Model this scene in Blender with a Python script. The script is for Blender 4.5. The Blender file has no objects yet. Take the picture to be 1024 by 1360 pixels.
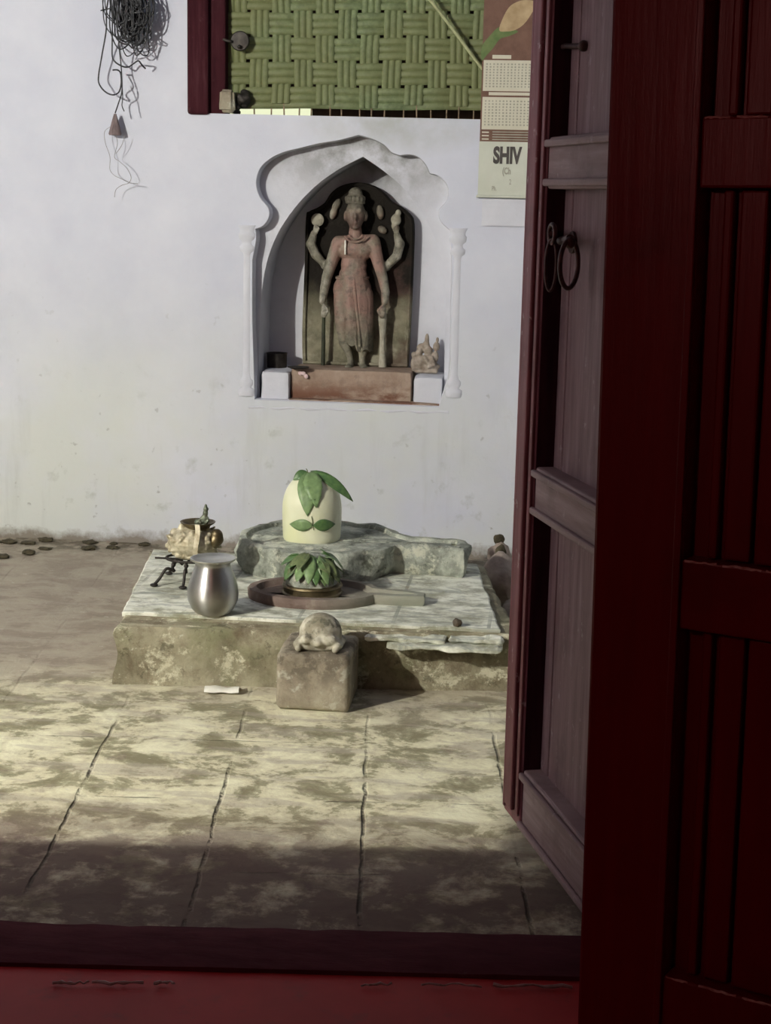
import bpy, bmesh, math, random
from mathutils import Vector, Matrix, noise
from mathutils.geometry import tessellate_polygon
random.seed(7)
C = bpy.context.scene.collection
PI = math.pi
V = Vector

# ------------------------------------------------------------------ camera maths
F = 2100.0; W, H = 1024, 1360
CAM = V((0.6, 0.0, 1.5))
YAW = math.radians(6); PITCH = math.atan(.2); ROLL = math.radians(1.26)
fw = V((-math.sin(YAW)*math.cos(PITCH), math.cos(YAW)*math.cos(PITCH), -math.sin(PITCH)))
r0 = V((math.cos(YAW), math.sin(YAW), 0)); u0 = r0.cross(fw)
cr, sr = math.cos(ROLL), math.sin(ROLL)
RT = cr*r0 + sr*u0; UP = -sr*r0 + cr*u0
def ray(x, y): return fw + RT*((x-W/2)/F) + UP*((H/2-y)/F)
def onz(x, y, z=0.0):
    d = ray(x, y); return CAM + d*((z-CAM.z)/d.z)
def ony(x, y, Y):
    d = ray(x, y); return CAM + d*((Y-CAM.y)/d.y)
def onplane(x, y, p, n):
    d = ray(x, y); return CAM + d*((p-CAM).dot(n)/d.dot(n))

cam = bpy.data.cameras.new('camera'); co = bpy.data.objects.new('camera', cam); C.objects.link(co)
cam.sensor_fit = 'VERTICAL'; cam.sensor_height = 24; cam.lens = F/H*24
cam.clip_start = .05
m = Matrix((RT, UP, -fw)).transposed().to_4x4(); m.translation = CAM
co.matrix_world = m
bpy.context.scene.camera = co

# ------------------------------------------------------------------ materials
def S(r, g, b):
    f = lambda c: (c/255/12.92) if c/255 <= .04045 else ((c/255+.055)/1.055)**2.4
    return (f(r), f(g), f(b), 1)
def A(r, g, b): return (r, g, b, 1)

class Mat:
    def __init__(s, name):
        s.m = bpy.data.materials.new(name); s.m.use_nodes = True
        s.nt = s.m.node_tree; s.b = s.nt.nodes['Principled BSDF']
        s.tc = s.nt.nodes.new('ShaderNodeTexCoord'); s.col = None
    def N(s, t, **k):
        n = s.nt.nodes.new(t)
        for a, v in k.items(): setattr(n, a, v)
        return n
    def L(s, a, b): s.nt.links.new(a, b)
    def coord(s, stretch=(1,1,1), rot=(0,0,0), off=(0,0,0)):
        mp = s.N('ShaderNodeMapping'); s.L(s.tc.outputs['Object'], mp.inputs[0])
        mp.inputs['Scale'].default_value = stretch; mp.inputs['Rotation'].default_value = rot
        mp.inputs['Location'].default_value = off
        return mp.outputs[0]
    def noise(s, scale, detail=5, rough=.6, stretch=(1,1,1), dist=0, off=(0,0,0), rot=(0,0,0)):
        n = s.N('ShaderNodeTexNoise'); s.L(s.coord(stretch, rot, off), n.inputs['Vector'])
        n.inputs['Scale'].default_value = scale; n.inputs['Detail'].default_value = detail
        n.inputs['Roughness'].default_value = rough; n.inputs['Distortion'].default_value = dist
        return n.outputs['Fac']
    def mr(s, x, a, b, lo=0., hi=1., smooth=False):
        n = s.N('ShaderNodeMapRange'); s.L(x, n.inputs[0])
        if smooth: n.interpolation_type = 'SMOOTHSTEP'
        for i, v in zip((1,2,3,4), (a,b,lo,hi)): n.inputs[i].default_value = v
        return n.outputs[0]
    def math(s, op, a, b=None):
        n = s.N('ShaderNodeMath', operation=op)
        for i, v in enumerate((a, b)):
            if v is None: continue
            if isinstance(v, (int, float)): n.inputs[i].default_value = v
            else: s.L(v, n.inputs[i])
        return n.outputs[0]
    def axis(s, ax):
        n = s.N('ShaderNodeSeparateXYZ'); s.L(s.tc.outputs['Object'], n.inputs[0]); return n.outputs[ax]
    def ramp(s, x, stops):
        n = s.N('ShaderNodeValToRGB'); s.L(x, n.inputs[0]); e = n.color_ramp.elements
        while len(e) < len(stops): e.new(.5)
        for k, (p, c) in enumerate(stops): e[k].position = p; e[k].color = c
        s.col = n.outputs[0]; return s
    def flat(s, c):
        n = s.N('ShaderNodeRGB'); n.outputs[0].default_value = c; s.col = n.outputs[0]; return s
    def over(s, c, fac, amt=1.0):
        n = s.N('ShaderNodeMix', data_type='RGBA')
        f = s.math('MULTIPLY', fac, amt); s.L(f, n.inputs[0])
        s.L(s.col, n.inputs[6])
        if isinstance(c, tuple): n.inputs[7].default_value = c
        else: s.L(c, n.inputs[7])
        s.col = n.outputs[2]; return s
    def bump(s, h, strength=.5, dist=.01):
        n = s.N('ShaderNodeBump'); s.L(h, n.inputs['Height'])
        n.inputs['Strength'].default_value = strength; n.inputs['Distance'].default_value = dist
        cur = s.b.inputs['Normal']
        if cur.is_linked: s.L(cur.links[0].from_socket, n.inputs['Normal'])
        s.L(n.outputs[0], cur); return s
    def end(s, rough=.8, metal=0., spec=.5, **k):
        if s.col: s.L(s.col, s.b.inputs['Base Color'])
        if isinstance(rough, (int, float)): s.b.inputs['Roughness'].default_value = rough
        else: s.L(rough, s.b.inputs['Roughness'])
        s.b.inputs['Metallic'].default_value = metal
        s.b.inputs['Specular IOR Level'].default_value = spec
        return s.m

def simple(name, c1, c2, scale=20, rough=.7, metal=0., bump=.3, bdist=.003, spec=.4, stretch=(1,1,1)):
    M = Mat(name); n = M.noise(scale, stretch=stretch); M.ramp(n, [(.32, c1), (.68, c2)])
    if bump: M.bump(n, bump, bdist)
    return M.end(rough, metal, spec)

# whitewashed wall
M = Mat('whitewash'); n1 = M.noise(2.2, 6, .6); n2 = M.noise(14, 8, .7); z = M.axis(2)
M.ramp(n1, [(.3, A(.575,.605,.705)), (.7, A(.685,.715,.79))])
low = M.mr(z, 1.35, .35, smooth=True)
M.over(A(.64,.68,.61), M.math('MULTIPLY', low, M.mr(M.noise(1.6, 4, .6, off=(3,1,4)), .3, .62)), .75)
sp = M.mr(M.noise(9, 6, .62, off=(7,0,2)), .60, .72)
M.over(A(.30,.33,.28), M.math('MULTIPLY', sp, M.mr(z, .95, .15)), .45)
sp2 = M.mr(M.noise(22, 3, .5, off=(1,5,2)), .70, .76)
M.over(A(.26,.27,.25), M.math('MULTIPLY', sp2, M.mr(z, 1.3, .1)), .6)
streak = M.mr(M.noise(9, 5, .6, stretch=(1,1,.12)), .56, .72)
M.over(A(.42,.44,.42), M.math('MULTIPLY', streak, M.mr(z, 1.0, .3)), .35)
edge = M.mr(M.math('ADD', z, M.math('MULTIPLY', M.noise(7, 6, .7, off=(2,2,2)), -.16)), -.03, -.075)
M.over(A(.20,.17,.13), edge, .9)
# soot and mildew above the niche apex, where damp gathers under the window
x = M.axis(0)
dx = M.math('ADD', x, .10); dz = M.math('ADD', z, -1.79)
rr = M.math('ADD', M.math('MULTIPLY', M.math('MULTIPLY', dx, dx), 5.5), M.math('MULTIPLY', M.math('MULTIPLY', dz, dz), 45))
M.over(A(.36,.38,.30), M.math('MULTIPLY', M.mr(rr, 1.0, 0.), M.mr(M.noise(8, 5), .25, .65)), .55)
M.bump(n1, .5, .03); M.bump(n2, .35, .006)
M_wall = M.end(.85, spec=.25)

M = Mat('niche_limewash'); n1 = M.noise(4, 6, .6)
M.ramp(n1, [(.3, A(.56,.58,.64)), (.7, A(.69,.71,.77))])
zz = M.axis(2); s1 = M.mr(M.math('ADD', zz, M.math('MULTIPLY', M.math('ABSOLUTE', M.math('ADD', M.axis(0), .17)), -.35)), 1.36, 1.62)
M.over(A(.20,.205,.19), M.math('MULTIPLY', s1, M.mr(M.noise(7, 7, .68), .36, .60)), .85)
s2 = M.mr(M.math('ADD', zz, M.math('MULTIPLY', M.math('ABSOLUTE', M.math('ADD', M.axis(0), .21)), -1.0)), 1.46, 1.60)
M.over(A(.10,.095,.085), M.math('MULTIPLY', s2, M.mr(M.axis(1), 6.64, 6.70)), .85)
M.bump(n1, .5, .02); M.bump(M.noise(30, 5), .3, .004)
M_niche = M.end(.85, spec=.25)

# courtyard paving
M = Mat('worn_paving')
mp2 = M.N('ShaderNodeMapping'); M.L(M.tc.outputs['Object'], mp2.inputs[0])
# paving courses run 6 degrees off the wall
mp2.inputs['Rotation'].default_value = (0,0,math.radians(-6.1)); mp2.inputs['Location'].default_value = (-.222+.072+.355*8, -.155+.43*6, 0)
wob = M.N('ShaderNodeMix', data_type='VECTOR'); wn = M.N('ShaderNodeTexNoise'); M.L(M.tc.outputs['Object'], wn.inputs['Vector']); wn.inputs['Scale'].default_value = 9; wn.inputs['Detail'].default_value = 5
wob.inputs[0].default_value = .022; M.L(mp2.outputs[0], wob.inputs[4]); M.L(wn.outputs['Color'], wob.inputs[5])
sxyz = M.N('ShaderNodeSeparateXYZ'); M.L(wob.outputs[1], sxyz.inputs[0])
def jointline(o, per, w):
    f = M.math('FRACT', M.math('MULTIPLY', o, 1/per)); d = M.math('MULTIPLY', M.math('MINIMUM', f, M.math('SUBTRACT', 1.0, f)), per)
    return M.mr(d, w, w*.3)
jc = M.math('MULTIPLY', jointline(sxyz.outputs[0], .355, .0062), M.mr(M.noise(3.5, 6, .7, off=(3,3,0)), .46, .56, .04, 1))
jr = M.math('MULTIPLY', jointline(sxyz.outputs[1], .43, .006), M.mr(M.noise(4, 5, .6, off=(6,1,0)), .52, .62, 0, .6))
joint = M.math('MULTIPLY', M.math('MAXIMUM', jc, jr), M.mr(M.axis(1), 4.5, 3.7, .12, 1))
patch = M.noise(7.5, 10, .68, stretch=(.75,.95,1), dist=.35)
fine = M.noise(28, 7, .7)
M.ramp(M.math('ADD', M.math('MULTIPLY', patch, .8), M.math('MULTIPLY', fine, .2)),
       [(.41, A(.24,.225,.135)), (.47, A(.37,.355,.225)), (.50, A(.64,.61,.42)), (.60, A(.83,.82,.59))])
yy = M.axis(1); xx = M.axis(0)
dirt = M.mr(M.math('ADD', yy, M.math('MULTIPLY', M.noise(3.2, 5, .6), .9)), 4.72, 5.35, smooth=True)
M.over(A(.31,.265,.215), dirt, .82)
M.over(A(.42,.38,.30), M.math('MULTIPLY', M.mr(M.noise(5, 6, .6, stretch=(.6,2.6,1), off=(2,7,0)), .52, .60), M.mr(yy, 6.2, 5.6)), .5)
M.over(A(.25,.19,.16), M.mr(M.noise(9, 7, .7, off=(4,4,4)), .56, .66), .4)
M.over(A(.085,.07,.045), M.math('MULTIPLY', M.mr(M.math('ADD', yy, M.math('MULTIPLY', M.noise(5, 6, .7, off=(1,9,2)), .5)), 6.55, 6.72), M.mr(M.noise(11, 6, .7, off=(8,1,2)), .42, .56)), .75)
M.over(A(.70,.68,.58), M.mr(M.noise(48, 3, .5, stretch=(.5,1,1), off=(5,5,1)), .70, .74), .55)
near = M.mr(yy, 3.75, 3.3, smooth=True)  # shade on the near paving painted in: darker and redder toward the doorway
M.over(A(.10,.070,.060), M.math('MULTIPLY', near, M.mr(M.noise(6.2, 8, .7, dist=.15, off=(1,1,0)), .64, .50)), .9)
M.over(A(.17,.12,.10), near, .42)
M.over(A(.085,.07,.05), joint, .95)
M.bump(patch, .6, .012); M.bump(fine, .5, .004); M.bump(M.math('MULTIPLY', joint, -1), .8, .012)
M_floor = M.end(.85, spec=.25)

# plaster of the shrine platform sides
M = Mat('mossy_masonry'); n1 = M.noise(7, 9, .68)
M.ramp(n1, [(.3, A(.15,.135,.085)), (.5, A(.28,.26,.175)), (.7, A(.42,.40,.28))])
M.over(A(.20,.215,.11), M.mr(M.noise(5, 6, .6, off=(4,4,1)), .50, .64), .6)
M.over(A(.11,.075,.045), M.mr(M.noise(6, 8, .7, off=(9,2,1)), .52, .62), .6)
M.over(A(.62,.60,.44), M.mr(M.noise(12, 9, .75, off=(0,3,9), stretch=(.8,1,1)), .55, .61), .8)
M.over(A(.07,.06,.035), M.mr(M.noise(15, 8, .75, off=(3,8,2)), .57, .63), .6)
M.over(A(.62,.62,.50), M.mr(M.noise(30, 5, .6, off=(8,3,9)), .66, .72), .6)
M.bump(n1, .8, .02); M.bump(M.noise(40, 5, .7), .5, .005)
M_mason = M.end(.9, spec=.2)

M = Mat('white_glazed_tiles'); n1 = M.noise(8, 8, .65, stretch=(1,1.6,1))
M.ramp(n1, [(.38, A(.35,.355,.275)), (.48, A(.62,.64,.52)), (.56, A(.84,.86,.74))])
br = M.N('ShaderNodeTexBrick'); br.offset = .0
mp = M.N('ShaderNodeMapping'); M.L(M.tc.outputs['Object'], mp.inputs[0]); mp.inputs['Location'].default_value = (.02,.035,0)
M.L(mp.outputs[0], br.inputs['Vector']); br.inputs['Scale'].default_value = 1; br.inputs['Brick Width'].default_value = .30; br.inputs['Row Height'].default_value = .30
br.inputs['Mortar Size'].default_value = .006
M.over(A(.25,.27,.21), M.math('MULTIPLY', br.outputs['Fac'], M.mr(M.noise(4,4,.5,off=(1,8,1)), .4, .55, .2, 1)), .7)
sw = M.noise(5, 5, .6, stretch=(1,2.4,1), dist=2.2, off=(2,1,0))
M.over(A(.24,.27,.24), M.mr(sw, .53, .60), .55)
M.over(A(.25,.25,.15), M.mr(M.noise(10, 8, .72, off=(3,2,7)), .53, .62), .65)
M.bump(n1, .5, .008); M.bump(M.math('MULTIPLY', br.outputs['Fac'], -1), .5, .006)
M_tile = M.end(M.mr(n1, .4, .6, .7, .45), spec=.35)

M = Mat('weathered_grey_stone'); n1 = M.noise(9, 9, .68)
M.ramp(n1, [(.36, A(.14,.155,.125)), (.5, A(.31,.335,.28)), (.62, A(.52,.55,.46))])
M.over(A(.62,.63,.50), M.mr(M.noise(15, 8, .75, off=(2,8,1)), .54, .60), .75)
M.over(A(.07,.075,.05), M.mr(M.noise(11, 8, .75, off=(5,5,5)), .55, .63), .75)
M.bump(n1, .8, .02); M.bump(M.noise(50, 5, .7), .5, .004)
M_stone = M.end(.85, spec=.25)

M = Mat('reddish_basin_stone'); n1 = M.noise(12, 8, .68)
M.ramp(n1, [(.3, A(.11,.075,.06)), (.55, A(.19,.14,.115)), (.75, A(.31,.28,.22))])
M.over(A(.32,.35,.27), M.mr(M.axis(0), .0, .3), .75)
M.bump(n1, .6, .01)
M_basin = M.end(.75, spec=.3)

M = Mat('block_stone'); n1 = M.noise(8, 9, .7)
M.ramp(n1, [(.32, A(.17,.145,.105)), (.52, A(.30,.265,.195)), (.7, A(.42,.39,.29))])
M.over(A(.085,.07,.05), M.math('MULTIPLY', M.mr(M.noise(11, 8, .72, off=(1,7,3)), .47, .54), M.mr(M.axis(2), .06, .13)), .7)
M.over(A(.55,.54,.44), M.mr(M.noise(17, 6, .7, off=(6,1,3)), .58, .66), .6)
M.bump(n1, .8, .015); M.bump(M.noise(50, 5, .7), .4, .004)
M_block = M.end(.9, spec=.2)

M = Mat('worn_tortoise_stone'); n1 = M.noise(16, 7, .6)
M.ramp(n1, [(.40, A(.23,.21,.145)), (.60, A(.54,.52,.41))])
M.over(A(.09,.09,.06), M.mr(M.noise(20, 7, .7, off=(2,2,2)), .53, .60), .75); M.bump(n1, .6, .008)
M_tort = M.end(.75, spec=.3)

# carved image: greenish stone rubbed with ochre and vermilion
M = Mat('carved_stone'); n1 = M.noise(18, 8, .65); z = M.axis(2)
M.ramp(n1, [(.3, A(.11,.105,.078)), (.7, A(.29,.275,.205))])
mid = M.math('MULTIPLY', M.mr(z, .10, .26, smooth=True), M.mr(z, .70, .60, smooth=True))
xx = M.axis(0); cx = M.math('ABSOLUTE', xx)
red = M.math('MULTIPLY', mid, M.mr(cx, .125, .105, smooth=True))
M.over(A(.29,.17,.14), M.math('MULTIPLY', red, M.mr(M.noise(12, 5, .6), .3, .55)), .85)
M.over(A(.06,.035,.03), M.math('MULTIPLY', M.mr(z, .575, .60), M.mr(z, .66, .63)), .6)
M.over(A(.42,.40,.33), M.math('MULTIPLY', M.mr(cx, .105, .125), M.mr(M.noise(20, 4, .6, off=(1,1,1)), .42, .58)), .55)
M.over(A(.05,.045,.038), M.mr(M.noise(26, 8, .72, off=(4,1,7)), .52, .64), .6)
M.over(A(.07,.06,.05), M.mr(z, .655, .70), .45)
M.bump(n1, .7, .010); M.bump(M.noise(70, 4, .6), .5, .003)
M_carv = M.end(.55, spec=.35)
M = Mat('stele_stone'); n1 = M.noise(12, 8, .68); z = M.axis(2)
M.ramp(n1, [(.3, A(.10,.095,.062)), (.7, A(.30,.285,.20))])
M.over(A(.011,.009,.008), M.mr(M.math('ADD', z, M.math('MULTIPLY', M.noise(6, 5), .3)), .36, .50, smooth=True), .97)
M.over(A(.40,.39,.30), M.math('MULTIPLY', M.mr(M.noise(16, 6, .6, off=(1,2,3)), .5, .6), M.mr(z, .28, .1)), .5)
M.over(A(.09,.05,.043), M.math('MULTIPLY', M.math('MULTIPLY', M.mr(M.noise(8, 4), .45, .6), M.mr(M.axis(0), .06, .12)), M.mr(z, .5, .4)), .6)
M.bump(n1, .8, .012)
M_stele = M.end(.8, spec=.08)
M_pale = simple('pale_carved_stone', A(.24,.225,.17), A(.47,.45,.36), 25, .7, 0, .5, .005)
M_darkstaff = simple('dark_green_staff', A(.018,.022,.012), A(.05,.06,.03), 20, .5, 0, .3)
M = Mat('red_brown_plinth'); n1 = M.noise(7, 8, .68)
M.ramp(n1, [(.3, A(.24,.165,.12)), (.7, A(.44,.35,.275))])
M.over(A(.14,.055,.03), M.math('MULTIPLY', M.mr(M.noise(7, 6, .65, off=(1,1,1), stretch=(.8,1,1.6)), .45, .56), M.mr(M.axis(2), .10, .03)), .85)
M.over(A(.20,.15,.12), M.mr(M.noise(20, 6, .7, off=(5,2,1)), .52, .64), .5)
M.bump(n1, .7, .01); M_plinth = M.end(.8, spec=.25)
M_group = simple('brown_figurine_stone', A(.20,.16,.12), A(.42,.37,.31), 30, .7, 0, .5, .005)

# lingam
M = Mat('cream_painted_stone'); n1 = M.noise(6, 5, .5)
M.ramp(n1, [(.3, A(.70,.72,.50)), (.7, A(.83,.84,.63))]); M.over(A(.62,.66,.26), M.mr(M.noise(4, 2, .5, off=(3,6,1)), .52, .7), .5)
M.bump(n1, .25, .01); M_cream = M.end(.42, spec=.5)
M = Mat('bael_leaf'); n1 = M.noise(60, 4, .5)
M.ramp(n1, [(.3, A(.05,.12,.04)), (.7, A(.115,.21,.065))]); M_leaf = M.end(.42, spec=.5)
M = Mat('bael_leaf_pale'); n1 = M.noise(60, 4, .5)
M.ramp(n1, [(.3, A(.12,.20,.08)), (.7, A(.21,.32,.13))]); M_leaf2 = M.end(.45, spec=.5)
M = Mat('bael_leaf_dry'); n1 = M.noise(60, 4, .5)
M.ramp(n1, [(.3, A(.07,.10,.04)), (.7, A(.16,.20,.08))]); M_leaf3 = M.end(.55, spec=.4)

M = Mat('dull_steel'); n1 = M.noise(14, 5, .6)
M.ramp(n1, [(.3, A(.44,.44,.42)), (.7, A(.58,.58,.55))])
M.bump(M.noise(160, 3, .5, stretch=(.15,.15,1)), .12, .001); M.bump(n1, .06, .003)
tg = M.N('ShaderNodeTangent', direction_type='RADIAL', axis='Z'); M.L(tg.outputs[0], M.b.inputs['Tangent']); M.b.inputs['Anisotropic'].default_value = .8; M.b.inputs['Anisotropic Rotation'].default_value = .25
M_steel = M.end(M.mr(n1, .3, .7, .34, .44), 1.0)
M_rim = simple('steel_rim', A(.50,.50,.47), A(.66,.66,.62), 14, .35, 1., .1)
M_brass = simple('tarnished_brass', A(.25,.21,.12), A(.66,.62,.46), 34, .5, .25, .6, .005)
M_brassd = simple('dark_brass', A(.07,.055,.03), A(.20,.16,.085), 24, .45, .7, .3, .003)
M_verd = simple('verdigris_bronze', A(.06,.075,.05), A(.19,.21,.15), 50, .5, .5, .5, .004)
M_iron = simple('black_iron', A(.022,.02,.018), A(.06,.052,.045), 40, .55, .6, .4, .002)
M_ironred = simple('old_iron', A(.030,.014,.014), A(.085,.04,.036), 60, .5, .5, .5, .002)
M_rope = simple('dark_twine', A(.030,.031,.034), A(.075,.077,.082), 60, .9, 0, .4, .002)
M_thread = simple('pale_thread', A(.22,.22,.22), A(.38,.38,.38), 60, .9, 0, 0)
M_tassel = simple('tassel_fibre', A(.13,.10,.10), A(.24,.19,.19), 80, .95, 0, .8, .003, stretch=(1,1,.15))
M = Mat('green_bamboo'); n1 = M.noise(40, 5, .6); 
n2 = M.noise(2.2, 3, .5, off=(1,2,3)); M.ramp(n1, [(.3, A(.095,.125,.058)), (.7, A(.185,.235,.112))])
M.over(A(.12,.27,.12), M.math('MULTIPLY', M.mr(M.axis(0), -.45, -.80), M.mr(M.axis(2), 1.80, 2.15)), .75)
M.over(A(.15,.16,.065), M.math('MULTIPLY', M.mr(n2, .42, .62), M.mr(M.axis(2), 2.0, 1.82)), .7)
M_mat_h = M.end(.6, spec=.35)
M_twig = simple('brown_twig_ends', A(.14,.10,.06), A(.30,.22,.14), 30, .8)
M_rod = simple('bamboo_rod', A(.30,.32,.17), A(.46,.48,.27), 30, .5, stretch=(1,1,.2))

def wood(name, c1, c2, c3, chip=None, rough=.6, chipamt=.7, axis=2, clo=.62, chi=.68, spec=.35):
    M = Mat(name); st = (1,1,.08) if axis == 2 else (.08,.08,1)
    n1 = M.noise(38, 7, .65, stretch=st); n2 = M.noise(6, 6, .6)
    M.ramp(n1, [(.3, c1), (.55, c2), (.75, c3)])
    if chip: M.over(chip, M.mr(M.noise(34, 6, .68, off=(3,1,2), stretch=(1,1,.6)), clo, chi), chipamt)
    M.over(tuple(c*.6 for c in c1[:3])+(1,), M.mr(n2, .55, .7), .5)
    M.bump(n1, .5, .003); M.bump(n2, .3, .004)
    return M.end(rough, spec=spec)
M_leafwood = wood('faded_maroon_wood', A(.145,.080,.090), A(.22,.142,.155), A(.31,.225,.24), A(.36,.30,.31), .62)
M_rail = wood('faded_maroon_rail', A(.19,.125,.13), A(.28,.20,.205), A(.37,.285,.29), A(.38,.31,.31), .62, axis=0)
M_stile = wood('maroon_stile', A(.12,.030,.038), A(.185,.060,.070), A(.25,.11,.12), A(.42,.34,.34), .55, .75)
M_frame = wood('maroon_window_frame', A(.024,.005,.008), A(.045,.011,.015), A(.075,.028,.034), A(.12,.07,.07), .8, .25, spec=.08)
M_red = wood('deep_red_gloss_paint', A(.125,.0035,.006), A(.145,.0045,.007), A(.165,.006,.009), None, .38, spec=.35)
M_redm = wood('red_moulding', A(.125,.006,.009), A(.145,.008,.011), A(.165,.012,.014), None, .35, spec=.4)
M_revshade = simple('painted_reveal_shade', A(.020,.004,.008), A(.045,.012,.018), 30, .8, 0, .3, .002, spec=.1, stretch=(1,1,.1))  # near-black tone that puts the reveal's shade into the colour
M_ledge = simple('dusty_chipped_lit_edge', A(.30,.10,.095), A(.60,.42,.40), 60, .7)  # dust and chips, plus light caught on rail tops put into the colour
M = Mat('maroon_sill'); n1 = M.noise(11, 8, .68, stretch=(.5,1.6,1))
M.ramp(n1, [(.32, A(.060,.011,.018)), (.7, A(.105,.028,.036))]); M.over(A(.12,.06,.06), M.mr(M.noise(22, 6, .7, off=(5,1,0), stretch=(.5,1,1)), .63, .70), .4)
M.bump(n1, .5, .008); M_sill = M.end(.85, spec=.08)
M = Mat('red_oxide_floor'); n1 = M.noise(4, 7, .6); M.ramp(n1, [(.3, A(.34,.016,.018)), (.7, A(.47,.028,.028))])
M.over(A(.22,.03,.03), M.mr(M.noise(9, 6, .7, off=(2,2,2)), .55, .68), .6)
M.bump(n1, .3, .006); M_redfloor = M.end(.6, spec=.35)
M_chip = simple('chipped_plaster', A(.20,.12,.11), A(.46,.33,.31), 40, .8)
M_dark = simple('dark_plaster', A(.10,.075,.07), A(.16,.12,.11), 3, .9)  # dark plaster of the passage enclosure
M_paper = simple('cream_paper', A(.56,.54,.42), A(.64,.62,.50), 6, .7, 0, .1)
M_paper2 = simple('pale_calendar_paper', A(.53,.56,.47), A(.62,.65,.56), 6, .7, 0, .1)
M_brown = simple('brown_print', A(.115,.055,.035), A(.17,.09,.06), 20, .6, 0, 0)
M_grey = simple('grey_print', A(.30,.30,.24), A(.38,.38,.31), 20, .7, 0, 0)
M_ink = simple('dark_print', A(.05,.045,.04), A(.08,.07,.065), 20, .7, 0, 0)
M_bud = simple('pale_bud_print', A(.35,.25,.13), A(.50,.38,.22), 20, .7, 0, 0)
M_stem = simple('green_stem_print', A(.08,.14,.04), A(.15,.20,.07), 20, .7, 0, 0)
M_wrap = simple('white_wrapper', A(.70,.70,.60), A(.85,.85,.76), 20, .5)
M_clod = simple('dark_soil_clod', A(.03,.026,.014), A(.10,.085,.05), 50, .95, 0, .7)
M_rubble = simple('pale_rubble', A(.24,.19,.16), A(.45,.38,.32), 16, .9, 0, .7, .01)
M_garl = simple('dried_marigold', A(.26,.20,.10), A(.55,.46,.30), 40, .9, 0, .8, .01)
M_petal = simple('pink_petal', A(.62,.45,.46), A(.74,.58,.58), 20, .6)
M_seed = simple('dark_dry_fruit', A(.055,.045,.03), A(.13,.10,.07), 60, .7)
M_board = simple('brown_shutter_board', A(.055,.03,.016), A(.10,.055,.03), 20, .8, stretch=(1,1,.1))

# ------------------------------------------------------------------ builders
def bmnew(): return bmesh.new()
def props(o, label=None, cat=None, group=None, kind=None):
    for k, v in (('label',label),('category',cat),('group',group),('kind',kind)):
        if v: o[k] = v
    return o
def wloc(o):
    p = V((0,0,0))
    while o: p = p + o.location; o = o.parent
    return p
def emit(name, bm, mat, parent=None, origin=None, smooth=False, sharp=48):
    """bm is in world coordinates; the object's origin is its parent's base (or origin)."""
    base = V(origin) if origin is not None else (wloc(parent) if parent else V((0,0,0)))
    bmesh.ops.translate(bm, verts=bm.verts, vec=-base)
    bmesh.ops.recalc_face_normals(bm, faces=bm.faces)
    me = bpy.data.meshes.new(name); bm.to_mesh(me); bm.free()
    for m_ in (mat if isinstance(mat, list) else [mat]): me.materials.append(m_)
    if smooth:
        for p in me.polygons: p.use_smooth = True
        me.set_sharp_from_angle(angle=math.radians(sharp))
    o = bpy.data.objects.new(name, me); C.objects.link(o)
    if parent:
        o.parent = parent; o.location = base - wloc(parent)
    else: o.location = base
    return o
def empty(name, loc, label, cat, group=None, kind=None):
    o = bpy.data.objects.new(name, None); C.objects.link(o); o.location = loc; o.empty_display_size = .05
    return props(o, label, cat, group, kind)

def box(bm, a, b, bev=0., rot=None, piv=None):
    r = bmesh.ops.create_cube(bm, size=1); vs = r['verts']
    a, b = V(a), V(b); c = (a+b)/2; d = b-a
    for v in vs: v.co = V((c.x+v.co.x*d.x, c.y+v.co.y*d.y, c.z+v.co.z*d.z))
    if bev:
        es = list({e for v in vs for e in v.link_edges})
        q = bmesh.ops.bevel(bm, geom=es, offset=bev, segments=2, affect='EDGES', profile=.5)
        vs = q['verts']+[v for v in vs if v.is_valid]
        vs = list({v for v in vs if v.is_valid})
    if rot is not None:
        p = V(piv) if piv is not None else c
        bmesh.ops.rotate(bm, verts=vs, cent=p, matrix=rot)
    return vs
def obox(bm, o, ex, ey, ez, x0, x1, y0, y1, z0, z1, bev=0.):
    """box in an oriented frame"""
    vs = box(bm, (x0,y0,z0), (x1,y1,z1), bev)
    for v in vs: v.co = V(o) + ex*v.co.x + ey*v.co.y + ez*v.co.z
    return vs
def lathe(bm, prof, c, seg=40, sx=1, sy=1, jit=0.):
    rings = []
    for r, z in prof:
        ring = []
        for k in range(seg):
            a = 2*PI*k/seg; rr = r
            if jit: rr = r*(1+jit*noise.noise(V((math.cos(a)*1.5, math.sin(a)*1.5, z*9))))
            ring.append(bm.verts.new((c[0]+rr*sx*math.cos(a), c[1]+rr*sy*math.sin(a), c[2]+z)))
        rings.append(ring)
    for i in range(len(rings)-1):
        for k in range(seg):
            bm.faces.new((rings[i][k], rings[i][(k+1)%seg], rings[i+1][(k+1)%seg], rings[i+1][k]))
    bm.faces.new(rings[0][::-1]); bm.faces.new(rings[-1])
    return rings
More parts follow.
